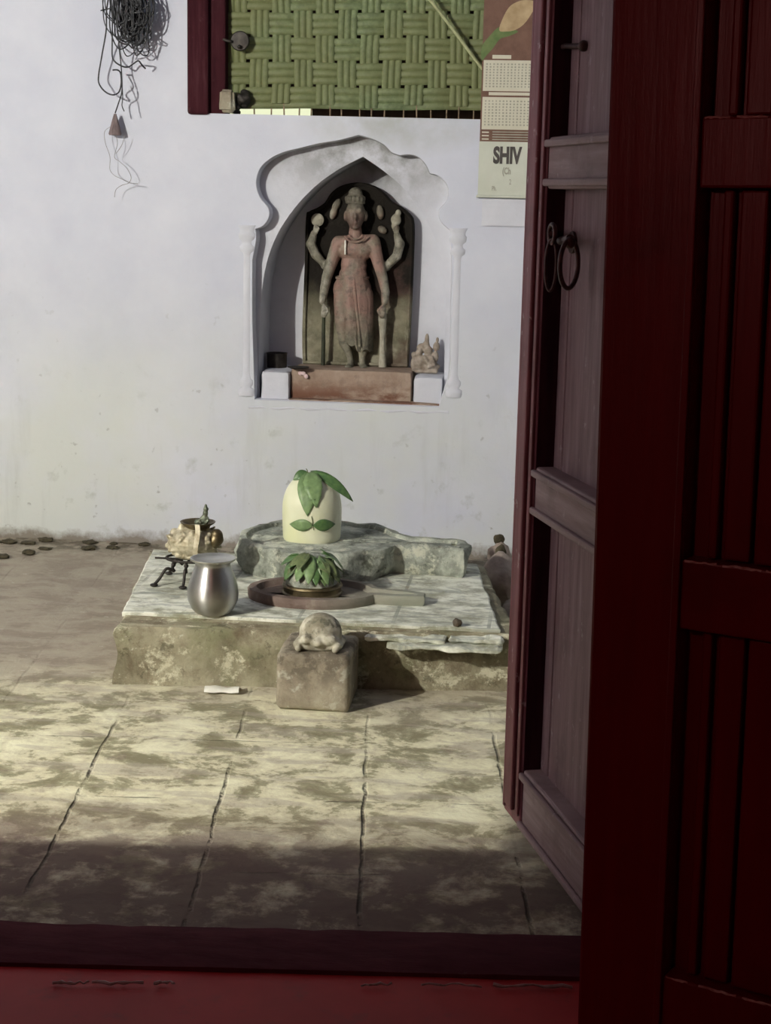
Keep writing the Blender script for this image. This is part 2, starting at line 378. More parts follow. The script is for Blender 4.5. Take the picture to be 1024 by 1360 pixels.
def tube(bm, pts, r, seg=8, caps=True, r2=None):
    pts = [V(p) for p in pts]; rings = []; n = len(pts); prev = None
    for i, p in enumerate(pts):
        t = (pts[min(i+1,n-1)]-pts[max(i-1,0)])
        t = t.normalized() if t.length > 1e-9 else V((0,0,1))
        if prev is None: a = t.orthogonal().normalized()
        else:
            a = prev - t*prev.dot(t); a = a.normalized() if a.length > 1e-6 else t.orthogonal().normalized()
        prev = a; b = t.cross(a)
        rad = (r[i] if isinstance(r, (list,tuple)) else (r if r2 is None else r+(r2-r)*i/max(1,n-1)))
        rings.append([bm.verts.new(p + (a*math.cos(2*PI*k/seg)+b*math.sin(2*PI*k/seg))*rad) for k in range(seg)])
    for i in range(n-1):
        for k in range(seg): bm.faces.new((rings[i][k], rings[i][(k+1)%seg], rings[i+1][(k+1)%seg], rings[i+1][k]))
    if caps: bm.faces.new(rings[0][::-1]); bm.faces.new(rings[-1])
def crom(pts, k=8, closed=False):
    pts = [V(p) for p in pts]; out = []; n = len(pts)
    rng = n if closed else n-1
    for i in range(rng):
        if closed: p = [pts[(i+j-1)%n] for j in range(4)]
        else: p = [pts[max(0,i-1)], pts[i], pts[i+1], pts[min(n-1,i+2)]]
        for j in range(k):
            t = j/k
            out.append(.5*((2*p[1]) + (p[2]-p[0])*t + (2*p[0]-5*p[1]+4*p[2]-p[3])*t*t + (3*p[1]-p[0]-3*p[2]+p[3])*t**3))
    if not closed: out.append(pts[-1])
    return out
def ell(bm, c, r, rot=None, seg=16):
    q = bmesh.ops.create_uvsphere(bm, u_segments=seg, v_segments=seg//2+2, radius=1); vs = q['verts']
    for v in vs:
        p = V((v.co.x*r[0], v.co.y*r[1], v.co.z*r[2]))
        if rot is not None: p = rot @ p
        v.co = p + V(c)
    return vs
def limb(bm, pts, rs, seg=12):
    tube(bm, pts, rs, seg)
    for p, r in zip(pts, rs): ell(bm, p, (r,r,r), seg=12)
def remesh(o, vox=.004, sm=4):
    m_ = o.modifiers.new('remesh', 'REMESH'); m_.mode = 'VOXEL'; m_.voxel_size = vox; m_.use_smooth_shade = True
    if sm:
        s_ = o.modifiers.new('smooth', 'SMOOTH'); s_.iterations = sm; s_.factor = .5
    return o
def displace_noise(bm, amp, sc, verts=None, amp2=0, sc2=1, seed=0):
    bm.normal_update()
    for v in list(verts or bm.verts):
        p = v.co*sc + V((seed,seed*2.3,seed*.7))
        d = noise.noise(p)*amp
        if amp2: d += noise.noise(v.co*sc2+V((seed,0,5)))*amp2
        v.co += v.normal*d
def roughbox(bm, a, b, cuts=8, amp=.004, sc=9, bev=.008, seed=0, amp2=.002, sc2=40):
    a, b = V(a), V(b); d = b-a; mx = max(d)
    n = [max(1, int(cuts*x/mx+.5)) for x in d]
    vsall = {}
    def vert(i,j,k):
        key = (i,j,k)
        if key not in vsall:
            p = V((a.x+d.x*i/n[0], a.y+d.y*j/n[1], a.z+d.z*k/n[2])); vsall[key] = bm.verts.new(p)
        return vsall[key]
    for i in range(n[0]):
        for j in range(n[1]):
            for k in (0, n[2]):
                bm.faces.new((vert(i,j,k),vert(i+1,j,k),vert(i+1,j+1,k),vert(i,j+1,k)))
    for i in range(n[0]):
        for k in range(n[2]):
            for j in (0, n[1]):
                bm.faces.new((vert(i,j,k),vert(i+1,j,k),vert(i+1,j,k+1),vert(i,j,k+1)))
    for j in range(n[1]):
        for k in range(n[2]):
            for i in (0, n[0]):
                bm.faces.new((vert(i,j,k),vert(i,j+1,k),vert(i,j+1,k+1),vert(i,j,k+1)))
    bmesh.ops.recalc_face_normals(bm, faces=list({f for v in vsall.values() for f in v.link_faces}))
    displace_noise(bm, amp, sc, list(vsall.values()), amp2, sc2, seed)
    for (i,j,k), v in vsall.items():   # soften edges
        e = (i in (0,n[0])) + (j in (0,n[1])) + (k in (0,n[2]))
        if e >= 2:
            c = (a+b)/2; w = (1+.5*noise.noise(v.co*22))*bev*(.7 if e == 2 else 1)
            for q, ii, nn in ((0,i,n[0]),(1,j,n[1]),(2,k,n[2])):
                if ii in (0, nn): v.co[q] += w if v.co[q] < c[q] else -w
    return list(vsall.values())
def poly_faces(bm, outer, holes, Y, mat_index=0):
    """fill a polygon with holes lying in the plane y=Y (points are (x,z))"""
    loops = [[V((p[0], p[1], 0)) for p in l] for l in [outer]+holes]
    flat = [p for l in loops for p in l]
    vs = [bm.verts.new((p.x, Y, p.y)) for p in flat]
    for t in tessellate_polygon(loops):
        try:
            f = bm.faces.new([vs[i] for i in t]); f.material_index = mat_index
        except ValueError: pass
    return vs
def reveal(bm, l1, Y1, l2, Y2, mi=0, closed=True):
    a = [bm.verts.new((p[0], Y1, p[1])) for p in l1]; b = [bm.verts.new((p[0], Y2, p[1])) for p in l2]
    n = len(a)
    for i in range(n if closed else n-1):
        j = (i+1) % n; f = bm.faces.new((a[i], a[j], b[j], b[i])); f.material_index = mi
def blob(name, c, r, mat, label, cat, group=None, seed=0, amp=.25, parent=None):
    bm = bmnew(); bmesh.ops.create_icosphere(bm, subdivisions=3, radius=1)
    for v in bm.verts:
        k = 1 + amp*noise.noise(v.co*1.6+V((seed*3.1,seed,0))) + amp*.5*noise.noise(v.co*4+V((seed,0,seed)))
        p = v.co*k; v.co = V((p.x*r[0], p.y*r[1], max(p.z,-.85)*r[2])) + V(c) + V((0,0,r[2]*.8))
    o = emit(name, bm, mat, parent, origin=None if parent else c, smooth=True)
    return props(o, label, cat, group)

# ------------------------------------------------------------------ the setting
YW = 6.57            # front of the back wall
bm = bmnew()
# courtyard floor as a fine, slightly uneven grid
nx, ny = 90, 90; X0, X1, Y0f, Y1f = -3.6, 2.4, 2.93, 6.9
g = [[bm.verts.new((X0+(X1-X0)*i/nx, Y0f+(Y1f-Y0f)*j/ny, 0)) for j in range(ny+1)] for i in range(nx+1)]
for i in range(nx):
    for j in range(ny): bm.faces.new((g[i][j], g[i+1][j], g[i+1][j+1], g[i][j+1]))
for v in bm.verts:
    v.co.z = .004*noise.noise(v.co*3) - .006
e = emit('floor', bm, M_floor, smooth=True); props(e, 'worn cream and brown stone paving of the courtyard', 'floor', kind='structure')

bm = bmnew(); box(bm, (-3.6,-1.6,-.12), (2.4,2.90,-.008))
props(emit('floor', bm, M_redfloor), 'red oxide floor inside the dark doorway', 'floor', kind='structure')
bm = bmnew(); roughbox(bm, (-2.6,2.838,-.1), (2.0,3.022,.005), 120, .004, 7, .006, 3, .002, 30)
bmesh.ops.rotate(bm, verts=bm.verts, cent=(.1,2.93,0), matrix=Matrix.Rotation(math.radians(5.6), 3, 'Z'))
sill = props(emit('trim_1', bm, M_sill, smooth=True), 'dark maroon threshold step across the doorway', 'threshold', kind='structure')
bm = bmnew()   # chipped front lip of the threshold
for (xa, xb) in ((70,118),(122,190),(205,232),(480,520),(560,640),(655,760)):
    y = 1303 + (xa*.008); p = onz(xa, y, .0); q = onz(xb, y+.5, .0); n_ = 8
    pts = [p.lerp(q, i/n_)+V((0, random.uniform(-.004,.004), random.uniform(-.003,.002))) for i in range(n_+1)]
    tube(bm, [t for t in pts], [random.uniform(.0016,.0042) for _ in pts], 6)
b_ = bmnew(); box(b_, (-3.6,2.7,-.16), (2.4,3.3,-.03)); emit('gap_blocker', b_, M_dark, parent=sill)  # unseen dark underlay added to stop light through the sill gap
lip = emit('chipped_lip', bm, M_chip, parent=sill, smooth=True)

# back wall with window opening and cusped niche
def wp(x, y, Y=YW): p = ony(x, y, Y); return (p.x, p.z)
def smoothpts(px, Y, k=5, corners=()):
    out = []; seg = []; segs = []
    for i, p in enumerate(px):
        seg.append(p)
        if i in corners and len(seg) > 1: segs.append(seg); seg = [p]
    if len(seg) > 1: segs.append(seg)
    for s_ in segs:
        c = crom([V((a, b, 0)) for a, b in s_], k) if len(s_) > 2 else [V((a,b,0)) for a, b in s_]
        if out: c = c[1:]
        out += c
    return [wp(p.x, p.y, Y) for p in out]
outer_px = [(338,531),(337,490),(335,420),(335,345),(340,318),(339,304),(350,299),(357,288),(356,276),(345,262),(340,243),(345,224),(358,211),(376,202),
            (400,196),(425,190),(450,186),(476,179),(494,184),(510,192),(520,202),(531,206),(545,205),(557,209),(566,219),(571,230),(582,233),(592,242),(596,254),(593,268),(584,279),(585,292),(594,302),(600,306),(599,325),(600,345),(599,420),(597,490),(592,512),(583,541)]
outer_loop = smoothpts(outer_px, YW, 4, corners=(0,3,5,17,21,25,33,34,39))
YR = YW+.065
inner_px = [(345,532),(344,490),(345,440),(347,395),(354,350),(368,312),(390,278),(418,248),(448,226),(482,208),(508,226),(535,249),(558,280),(576,312),(588,350),(592,395),(591,440),(590,490),(589,541)]
inner_loop = smoothpts(inner_px, YR, 4, corners=(0,1,9,17,18))
YN = YW+.30
bot = outer_loop[0][1]-.0; 
win = [wp(252,150), (.50, wp(640,159)[1]), (.50, 3.3), (wp(247,0)[0], 3.3)]
bm = bmnew()
outerp = [(-3.6,-.1),(2.4,-.1),(2.4,3.3+.3),(-3.6,3.6)]
win = [(win[0][0], win[0][1]), win[1], win[2], (win[0][0]-.01, 3.3)]
poly_faces(bm, outerp, [win, outer_loop], YW)
reveal(bm, win, YW, win, YW+.36)
# rounded lip of the niche moulding
def shrink(l, d):
    n = len(l); out = []
    area = sum(l[i][0]*l[(i+1)%n][1]-l[(i+1)%n][0]*l[i][1] for i in range(n))
    sg = 1 if area > 0 else -1
    for i in range(n):
        a, b = V(l[i-1]), V(l[(i+1)%n]); t = (b-a); t = t.normalized() if t.length > 0 else V((1,0))
        nn = V((-t.y, t.x))*sg
        out.append((l[i][0]+nn.x*d, l[i][1]+nn.y*d))
    return out
ol2 = shrink(outer_loop, .004)
reveal(bm, outer_loop, YW, ol2, YW+.010, 1); reveal(bm, ol2, YW+.010, ol2, YR, 1)
poly_faces(bm, ol2, [inner_loop], YR, 1)
reveal(bm, inner_loop, YR, inner_loop, YN, 1)
poly_faces(bm, inner_loop, [], YN, 1)
bmesh.ops.remove_doubles(bm, verts=bm.verts, dist=.0002)
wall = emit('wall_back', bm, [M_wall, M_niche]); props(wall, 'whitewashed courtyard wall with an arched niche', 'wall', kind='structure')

# pilasters flanking the niche, capital and base rings, and the torn lower corners
def pil(xc, ytop, ybot, s=1):
    p0 = ony(xc, ytop, YW); p1 = ony(xc-2, ybot, YW)
    zt, zb = p0.z, p1.z; h = zt-zb
    prof = [(.036,0),(.040,.012),(.040,.03),(.026,.038),(.034,.052),(.034,.066),(.024,.076),(.020,.10),(.019,h-.13),(.021,h-.115),(.034,h-.105),(.036,h-.088),(.026,h-.08),(.024,h-.066),(.038,h-.055),(.041,h-.035),(.034,h-.028),(.036,h-.012),(.042,h-.004),(.042,h)]
    b = bmnew(); lathe(b, prof, (p0.x, YW+.004, zb), 28, .92, .34)
    return emit('pilaster', b, M_niche, parent=wall, smooth=True)
pil(328, 299, 526); pil(609, 303, 528)
b = bmnew()
q0, q1 = ony(330, 541, YW), ony(596, 548, YW)
tube(b, [q0.lerp(q1, i/20)+V((0,.004,.003*math.sin(i*1.7))) for i in range(21)], [.006+.002*math.sin(i*2.3) for i in range(21)], 8)
emit('niche_lip', b, M_niche, parent=wall, smooth=True)

def slabwall(name, a, b_, mat, label, cat='wall'):
    b = bmnew(); box(b, a, b_); return props(emit(name, b, mat), label, cat, kind='structure')
slabwall('wall_left', (-3.9,-1.6,-.1), (-3.6,6.9,3.6), M_wall, 'whitewashed side wall of the courtyard on the left')
slabwall('wall_right', (2.4,-1.6,-.1), (2.7,6.9,3.6), M_wall, 'whitewashed side wall of the courtyard on the right')
slabwall('wall_front', (-3.6,-1.9,-.1), (2.4,-1.6,3.6), M_dark, 'dark rear wall of the room behind the viewer')
# unseen walls left of the viewer, added to shade the floor and door leaves
slabwall('wall_blocker_tall', (-.86,-1.6,-.02), (-.70,2.50,3.0), M_dark, 'unseen dark wall added to shade the red door leaf')
slabwall('wall_blocker_upper', (-.86,2.50,1.02), (-.70,2.80,3.0), M_dark, 'unseen upper wall piece added to shade the weathered door leaf')
b = bmnew(); box(b, (-3.3,2.50,-.02), (-.60,2.62,.897)); bmesh.ops.rotate(b, verts=b.verts, cent=(-1.1,2.56,0), matrix=Matrix.Rotation(math.radians(6.5), 3, 'Z'))
props(emit('wall_blocker_low', b, M_dark), 'unseen half height wall added to shade the near floor', 'wall', kind='structure')
slabwall('wall_jamb', (.90,2.86,-.02), (2.4,3.03,3.0), M_dark, 'dark plaster wall to the right of the doorway')
slabwall('ceiling', (-3.6,-1.6,3.0), (2.4,3.55,3.12), M_dark, 'dark ceiling over the veranda and passage', 'ceiling')  # front edge extended out of view to dim the threshold
# doorway post, right
b = bmnew(); box(b, (.712,3.00,.02), (.90,3.09,3.0), .006)
props(emit('trim_2', b, M_frame), 'dark maroon door post behind the red door leaf', 'door post', kind='structure')

# ------------------------------------------------------------------ window
win_o = empty('window_1', (wp(252,150)[0], YW, wp(252,150)[1]), 'window opening with a thick maroon wooden frame', 'window', kind='structure')
b = bmnew(); xl = wp(249,75)[0]; zb = wp(290,152)[1]
box(b, (xl+.002, YW-.022, zb-.002), (xl+.092, YW+.10, 3.28), .012); box(b, (xl+.086, YW+.004, zb-.012), (xl+.158, YW+.10, 3.28), .008)
emit('window_frame', b, M_frame, parent=win_o)
b = bmnew(); c_ = ony(318, 52, YW-.004)
lathe(b, [(.001,0),(.034,0),(.040,.006),(.036,.014),(.001,.016)], (0,0,0), 24)
bmesh.ops.rotate(b, verts=b.verts, cent=(0,0,0), matrix=Matrix.Rotation(PI/2, 3, 'X')); bmesh.ops.translate(b, verts=b.verts, vec=c_+V((0,.02,-.006)))
pt = c_+V((0,-.004,-.03)); ell(b, pt, (.008,.008,.008))
tube(b, [c_+V((-.03,-.002,-.01)), c_+V((-.045,.01,-.008)), c_+V((-.07,.01,0))], .006, 8)
emit('hinge_pin', b, M_iron, parent=win_o, smooth=True)
b = bmnew(); p = ony(302, 134, YW-.01); vs = roughbox(b, p-V((.03,.02,.045)), p+V((.03,.03,.045)), 8, .006, 12, .012, 5)
emit('stone_wedge', b, M_block, parent=win_o, smooth=True)
b = bmnew(); p = ony(322, 131, YW+.02)
for k in range(16):
    a = k*.7; q = p+V((.05*math.cos(a)*random.uniform(.2,1), .012*math.sin(a), .045*math.sin(a*1.3)*random.uniform(.3,1)-.01))
    ell(b, q, (.018,.012,.013), seg=10)
remesh(emit('dark_lump', b, M_iron, parent=win_o), .005, 3)  # dark lump beside the stone wedge

# woven bamboo mat: plain weave of ribbed strips
YM = YW+.055
matx0, matx1 = ony(299,75,YM).x, .47
zbm = ony(470,142,YM).z
px = .0915; pz = .0975; b = bmnew()
def ribbon(bm, n, fpos, across, wid, ribs=3, amp=.006, thick=.004):
    prof = []; K = ribs*6
    for k in range(K+1):
        u = k/K; prof.append((u-.5, -abs(math.sin(PI*u*ribs))**.6*amp))
    prev = None
    for i in range(n+1):
        c, w = fpos(i/n); row = [bm.verts.new(c + across*(u*wid*w) + V((0,d,0))) for u, d in prof]
        back = [bm.verts.new(c + across*(s_*wid*w*.5) + V((0,thick,0))) for s_ in (.98,-.98)]
        ring = row+back
        if prev:
            for k in range(len(ring)): 
                j = (k+1) % len(ring); bm.faces.new((prev[k], prev[j], ring[j], ring[k]))
        else: bm.faces.new(ring)
        prev = ring
    bm.faces.new(prev[::-1])
ztop = 3.25
ncol = int((matx1-matx0)/px)+1; nrow = int((ztop-zbm)/pz)+1
def weave(i, j, zt): return 0
for i in range(ncol):       # uprights
    x0 = matx0+.05+px*i; n = nrow*8
    zlo = zbm + random.uniform(-.006,.012)
    def f(t, x0=x0, i=i, zlo=zlo):
        z_ = zlo+(ztop-zlo)*t; ph = (z_-zbm-.03)/pz
        d = .006*math.cos(PI*(ph + i))
        return V((x0+.003*math.sin(z_*9+i), YM-d+.002, z_)), 1.
    ribbon(b, n, f, V((1,0,0)), .078)
for j in range(nrow):       # cross strips
    z0 = zbm+.03+pz*j; n = ncol*8
    def f(t, z0=z0, j=j):
        x_ = matx0-.01+(matx1-matx0)*t; ph = (x_-matx0-.05)/px
        c = math.cos(PI*(ph+j))
        return V((x_, YM+.006*c+.002, z0+.002*math.sin(x_*11+j)+(x_-matx0)*.006)), 1.+.0*c
    ribbon(b, n, f, V((0,0,1)), .087)
mat_o = empty('woven_mat', (matx0, YM, zbm), 'green woven bamboo mat closing the window opening', 'mat')
emit('weave', b, M_mat_h, parent=mat_o, smooth=True)
for k in range(21):
    b = bmnew(); x_ = ony(338+k*19.5+random.uniform(-3,3), 150, YM).x
    if x_ > .46: b.free(); break
    tube(b, [(x_, YM+.004, zbm+.03), (x_+random.uniform(-.004,.004), YM+.004, zbm-.065)], .0034, 6)
    emit('warp_end', b, M_twig, parent=mat_o, smooth=True)
# rod leaning across the mat
b = bmnew(); a_ = ony(556,-20,YM-.075); c_ = ony(641,92,YM-.03); tube(b, [a_+(a_-c_)*1.6, a_, (a_+c_)/2+V((0,0,.003)), c_], .0068, 10)
props(emit('bamboo_rod', b, M_rod, origin=c_, smooth=True), 'thin pale bamboo rod leaning diagonally across the green mat', 'rod')
# brown board at right, extended behind the mat to stop sky through gaps
b = bmnew(); bx0 = ony(417,150,YW+.30).x; xl_ = matx0+.02; lo_ = [(xl_, zbm+.05), (bx0, zbm+.05), (bx0, zbm-.10), (.498, zbm-.10), (.498, 3.25), (xl_, 3.25)]
poly_faces(b, lo_, [], YW+.25); poly_faces(b, lo_, [], YW+.28); reveal(b, lo_, YW+.25, lo_, YW+.28)
bmesh.ops.remove_doubles(b, verts=b.verts, dist=.0002)
props(emit('shutter_board', b, M_board, origin=(bx0,YW+.27,zbm-.1)), 'brown wooden shutter board seen below the woven mat, extended behind it to block sky', 'shutter')

# ------------------------------------------------------------------ wall calendar
YC = YW-.012
cal = empty('wall_calendar', ony(664,262,YC), 'paper wall calendar hanging between window and open door', 'calendar')
cxl = ony(638,160,YC).x; cxr = ony(638,160,YC).x+.30
def zc(y, x=655): return ony(x, y, YC).z
def sheet(name, xa, xb, za, zb_, mat, dy=0, th=.0014, par=cal, bend=.0):
    b = bmnew(); n = 10
    for s_ in (0,1):
        pass
    vs = box(b, (xa, YC+dy-th, min(za,zb_)), (xb, YC+dy, max(za,zb_)))
    return emit(name, b, mat, parent=par)
back = sheet('backing', cxl, cxr, zc(-70), zc(188), M_brown, 0, .002)
sheet('page', cxl-.001, cxr, zc(188), zc(262), M_paper2, 0, .0025)
def flatpoly(name, pts, mat, dy, par):
    b = bmnew(); vs = [ony(x,y,YC) for x,y in pts]; f_ = [b.verts.new((p.x, YC+dy, p.z)) for p in vs]; b2 = [b.verts.new((p.x, YC+dy+.0008, p.z)) for p in vs]
    n = len(vs); b.faces.new(f_)
    b.faces.new(b2[::-1])
    for i in range(n): b.faces.new((f_[i], f_[(i+1)%n], b2[(i+1)%n], b2[i]))
    return emit(name, b, mat, parent=par)
bud = [(663,40),(668,24),(676,10),(686,3),(700,0),(712,4),(706,18),(696,32),(684,40),(672,42)]
flatpoly('lotus_bud', [(p.x,p.y) for p in crom([(x,y,0) for x,y in bud], 4, True)], M_bud, -.0035, back)
stem = [(640,62),(652,46),(663,36),(676,38),(688,42),(676,48),(664,52),(655,64),(646,74),(640,80)]
flatpoly('green_stalk', [(p.x,p.y) for p in crom([(x,y,0) for x,y in stem], 4, True)], M_stem, -.003, back)
sheet('hanger_tab', cxl+.040, cxl+.115, zc(73), zc(78), M_paper, -.002, .002)
for (ya, yb) in ((80,121),(129,172)):
    ms = sheet('month_sheet', cxl+.006, cxr-.006, zc(ya), zc(yb), M_paper, -.003, .0015)
    b = bmnew(); z1, z0 = zc(ya)-.012, zc(yb)+.008
    for c in range(20):
        xx_ = cxl+.016+c*.0142
        for r in range(9):
            zz_ = z1-(z1-z0)*(r+.3)/9.2; w_ = random.uniform(.005,.008)
            box(b, (xx_, YC-.0052, zz_-.003), (xx_+w_, YC-.0043, zz_+.003))
    emit('date_print', b, M_grey, parent=ms)
b = bmnew()
for r in range(4): box(b, (cxl+.05, YC-.0042, zc(174.5+r*3.4)-.0035), (cxr-.01, YC-.002, zc(174.5+r*3.4)))
emit('footer_print', b, M_grey, parent=cal)
b = bmnew()
for r in range(3): box(b, (cxl+.008, YC-.0042, zc(175+r*4.5)-.005), (cxl+.036, YC-.002, zc(175+r*4.5)))
emit('footer_logo', b, M_paper, parent=cal)
sheet('seam', cxl+.03, cxr-.03, zc(122.5), zc(126.5), M_paper, -.003, .001)
b = bmnew(); tube(b, [(cxl-.006, YC-.004, zc(261)), (cxr, YC-.004, zc(261)-.0)], .0055, 8)
emit('bottom_strip', b, M_paper2, parent=cal, smooth=True)
sheet('lower_leaflet', cxl+.018, cxr, zc(264), zc(300), M_niche, .003, .001)
def text(s_, size, x, z, mat, par, ext=.0004, bold=.0):
    cu = bpy.data.curves.new('lettering', 'FONT'); cu.body = s_; cu.size = size; cu.extrude = ext; cu.offset = bold
    cu.align_x = 'LEFT'; cu.materials.append(mat)
    tmp = bpy.data.objects.new('lettering', cu); C.objects.link(tmp)
    dg = bpy.context.evaluated_depsgraph_get(); me = bpy.data.meshes.new_from_object(tmp.evaluated_get(dg))
    bpy.data.objects.remove(tmp)
    me.transform(Matrix.Translation(V((x, YC-.0035, z))-wloc(par)) @ Matrix.Rotation(PI/2, 4, 'X') @ Matrix.Scale(.62 if bold else .85, 4, V((1,0,0))))
    me.materials.clear(); me.materials.append(mat)
    o = bpy.data.objects.new('lettering', me); C.objects.link(o); o.parent = par
    return o
text('SHIV', .088, ony(655,216,YC).x, ony(655,216,YC).z, M_ink, cal, bold=.0042)
text('(Ch', .036, ony(667,231,YC).x, ony(667,231,YC).z, M_grey, cal, bold=.0014)
text('2', .030, ony(676,245,YC).x, ony(676,245,YC).z, M_grey, cal, bold=.0004)
text('Ph.', .026, ony(653,253,YC).x, ony(653,253,YC).z, M_grey, cal, bold=.0004)

# ------------------------------------------------------------------ bundle of twine hanging on a nail
YT = YW-.085
tw = empty('twine_bundle', ony(172,-60,YT), 'tangled dark twine bundle hanging on the white wall', 'twine')
b = bmnew()
def tp(x, y, d=0.): return ony(x, y, YT+d)
nail_p = tp(172,-60)
def strand(bm, pts, r=.0027, k=8, jit=.0):
    w = [tp(x+random.uniform(-jit,jit), y, random.uniform(-.03,.04)) for x, y in pts]
    tube(bm, crom(w, k), r, 6)
strand(b, [(172,-60),(150,-20),(142,10),(141,40),(136,70),(131,100),(132,112),(140,122),(150,126),(158,122),(161,110),(160,97),(156,93),(150,93)], .0032)
strand(b, [(172,-60),(156,-20),(150,20),(149,60),(150,78),(160,87),(170,89),(178,84),(184,81),(189,87),(193,91)], .0032)
strand(b, [(172,-60),(160,-10),(156,30),(158,60),(161,90),(162,120),(158,135),(153,150)], .0028)
for k in range(38):
    xa = random.gauss(176,9); bw = random.uniform(6,18); yb = random.choice([random.uniform(25,55), random.uniform(40,78)])
    strand(b, [(172,-60),(xa-bw, -15),(xa-bw*1.05, yb*.45),(xa-bw*.6, yb*.85),(xa, yb),(xa+bw*.6, yb*.83),(xa+bw, yb*.4),(xa+bw*.7,-12),(173,-58)], random.uniform(.0022,.0032), 6, 3)
for k in range(16):
    cx_, cy_ = random.gauss(182,8), random.uniform(0,48); rr_ = random.uniform(5,13); ph = random.uniform(0,6)
    strand(b, [(cx_+rr_*math.cos(ph+t*.8)*(1+.2*math.sin(t)), cy_+rr_*1.3*math.sin(ph+t*.8)) for t in range(10)], .0026, 5, 1)
for k in range(16):
    cx_, cy_ = random.gauss(177,4), random.uniform(-14,22); rr_ = random.uniform(4,9); ph = random.uniform(0,6)
    strand(b, [(cx_+rr_*math.cos(ph+t*.9), cy_+rr_*1.2*math.sin(ph+t*.9)) for t in range(12)], .0036, 5, 1)
strand(b, [(185,50),(182,62),(188,72),(196,73),(198,62),(196,50)], .0026)
strand(b, [(134,14),(143,12),(150,10)], .0026)
strand(b, [(162,110),(163,130),(162,140),(165,148)], .0022)
emit('coiled_twine', b, M_rope, parent=tw, smooth=True)
b = bmnew()
t0, t1 = tp(153,151,.045), tp(152,179,.045)
lathe(b, [(.004,0),(.006,.004),(.010,.018),(.020,.05),(.027,.083),(.024,.088),(.001,.089)][::-1] if False else [(.001,-.088),(.026,-.086),(.028,-.08),(.020,-.05),(.010,-.015),(.005,0)], t0, 14, 1, .8, .15)
emit('tassel', b, M_tassel, parent=tw, smooth=True)
b = bmnew()
for pts in ([(147,168),(139,175),(140,190),(146,208),(146,225),(152,233),(160,237),(172,243)], [(153,178),(156,190),(152,208),(158,214),(168,223),(174,235),(171,243),(162,246),(154,252),(152,262)], [(165,180),(162,192),(154,204)]):
    w = [tp(x, y, .03) for x, y in pts]; tube(b, crom(w, 6), .0012, 5)
w = [tp(172,243,.03), tp(183,244,.03)]; tube(b, w, .0012, 5)
emit('loose_thread', b, M_thread, parent=tw, smooth=True)
b = bmnew(); tube(b, [nail_p+V((0,-.02,0)), nail_p+V((0,.125,-.01))], .004, 8); ell(b, nail_p+V((0,-.022,0)), (.008,.004,.008))
props(emit('nail', b, M_iron, origin=nail_p, smooth=True), 'iron nail in the wall carrying the twine', 'nail')

# ------------------------------------------------------------------ niche contents
YF = YW+.035     # front of the ledge blocks
# two whitewashed end blocks
for (xa, ya, xb, yb, lab, yt) in ((346,494,384,530,'whitewashed ledge block at the left end of the niche floor',YF),(548,502,588,539,'whitewashed ledge block at the right end of the niche floor',YF)):
    a = ony(xa, yb, YF); c = ony(xb, ya, YF); b = bmnew()
    roughbox(b, (a.x, YF, a.z-.012), (c.x, YN-.002, c.z), 14, .004, 8, .006, xa)
    props(emit('ledge_block', b, M_niche, origin=((a.x+c.x)/2, YF, a.z), smooth=True), lab, 'block')
a = ony(385, 531, YF+.03); c = ony(547, 494, YF+.03); b = bmnew()
roughbox(b, (a.x, YF+.03, a.z-.015), (c.x, YN-.002, c.z), 18, .004, 8, .006, 9)
plinth = props(emit('statue_plinth', b, M_plinth, origin=((a.x+c.x)/2, YF+.03, a.z), smooth=True), 'red-brown stained stone plinth under the carved figure', 'plinth')
ztop_pl = c.z
# sloping stained apron in front of the plinth
b = bmnew(); q = [ony(383,530,YW+.02), ony(585,540,YW+.02)]
roughbox(b, (q[0].x, YW+.012, q[0].z-.012), (q[1].x, YF+.04, q[0].z+.004), 20, .003, 8, .004, 2)
props(emit('apron_strip', b, M_plinth, origin=q[0], smooth=True), 'stained brown mortar strip along the niche front edge', 'mortar strip')

# stele with the standing figure
YS = YW+.235     # front face of the stele
base = ony(474, 491, YS); st = empty('carved_stele', (base.x, YS+.03, ztop_pl), 'dark arched stone stele with a carved standing four-armed figure', 'statue')
out_px = [(402,491),(401,440),(404,360),(406,290),(410,281),(421,276),(431,269),(439,257),(452,247),(474,242),(494,246),(509,256),(519,267),(531,274),(543,284),(549,298),(548,350),(545,420),(541,491)]
loop = [ony(p.x, p.y, YS) for p in crom([(x,y,0) for x,y in out_px], 3)]
b = bmnew(); l1 = [(p.x, p.z) for p in loop]; 
l1 = [(x_, max(z_, ztop_pl)) for x_, z_ in l1]
poly_faces(b, l1, [], YS+.022); l0 = l1; lin = shrink(l1, .014)
b.free(); b = bmnew()
poly_faces(b, lin, [], YS+.014); reveal(b, lin, YS+.014, lin, YS+.002); 
lin2 = shrink(l1, .005)
reveal(b, lin, YS+.002, lin2, YS); reveal(b, lin2, YS, l1, YS+.006); reveal(b, l1, YS+.006, l1, YS+.064); poly_faces(b, l1, [], YS+.064)
bmesh.ops.remove_doubles(b, verts=b.verts, dist=.0003)
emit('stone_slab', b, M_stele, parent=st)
def sp(x, y, d=0.): return ony(x, y, YS+.014-d)       # d = how far the relief stands out
PX = 1/ (F/ (YS-CAM.y)) *1.0                         # metres per pixel there
def R(p): return p*PX
b = bmnew()
ell(b, sp(472,284,.055), (R(13),.045,R(19)))                 # head
ell(b, sp(472,295,.062), (R(9.5),.036,R(10)))
ell(b, sp(472,288,.102), (R(2.4),.010,R(5)))                 # nose
ell(b, sp(467,281,.090), (R(3),.009,R(1.6))); ell(b, sp(478,281,.090), (R(3),.009,R(1.6)))
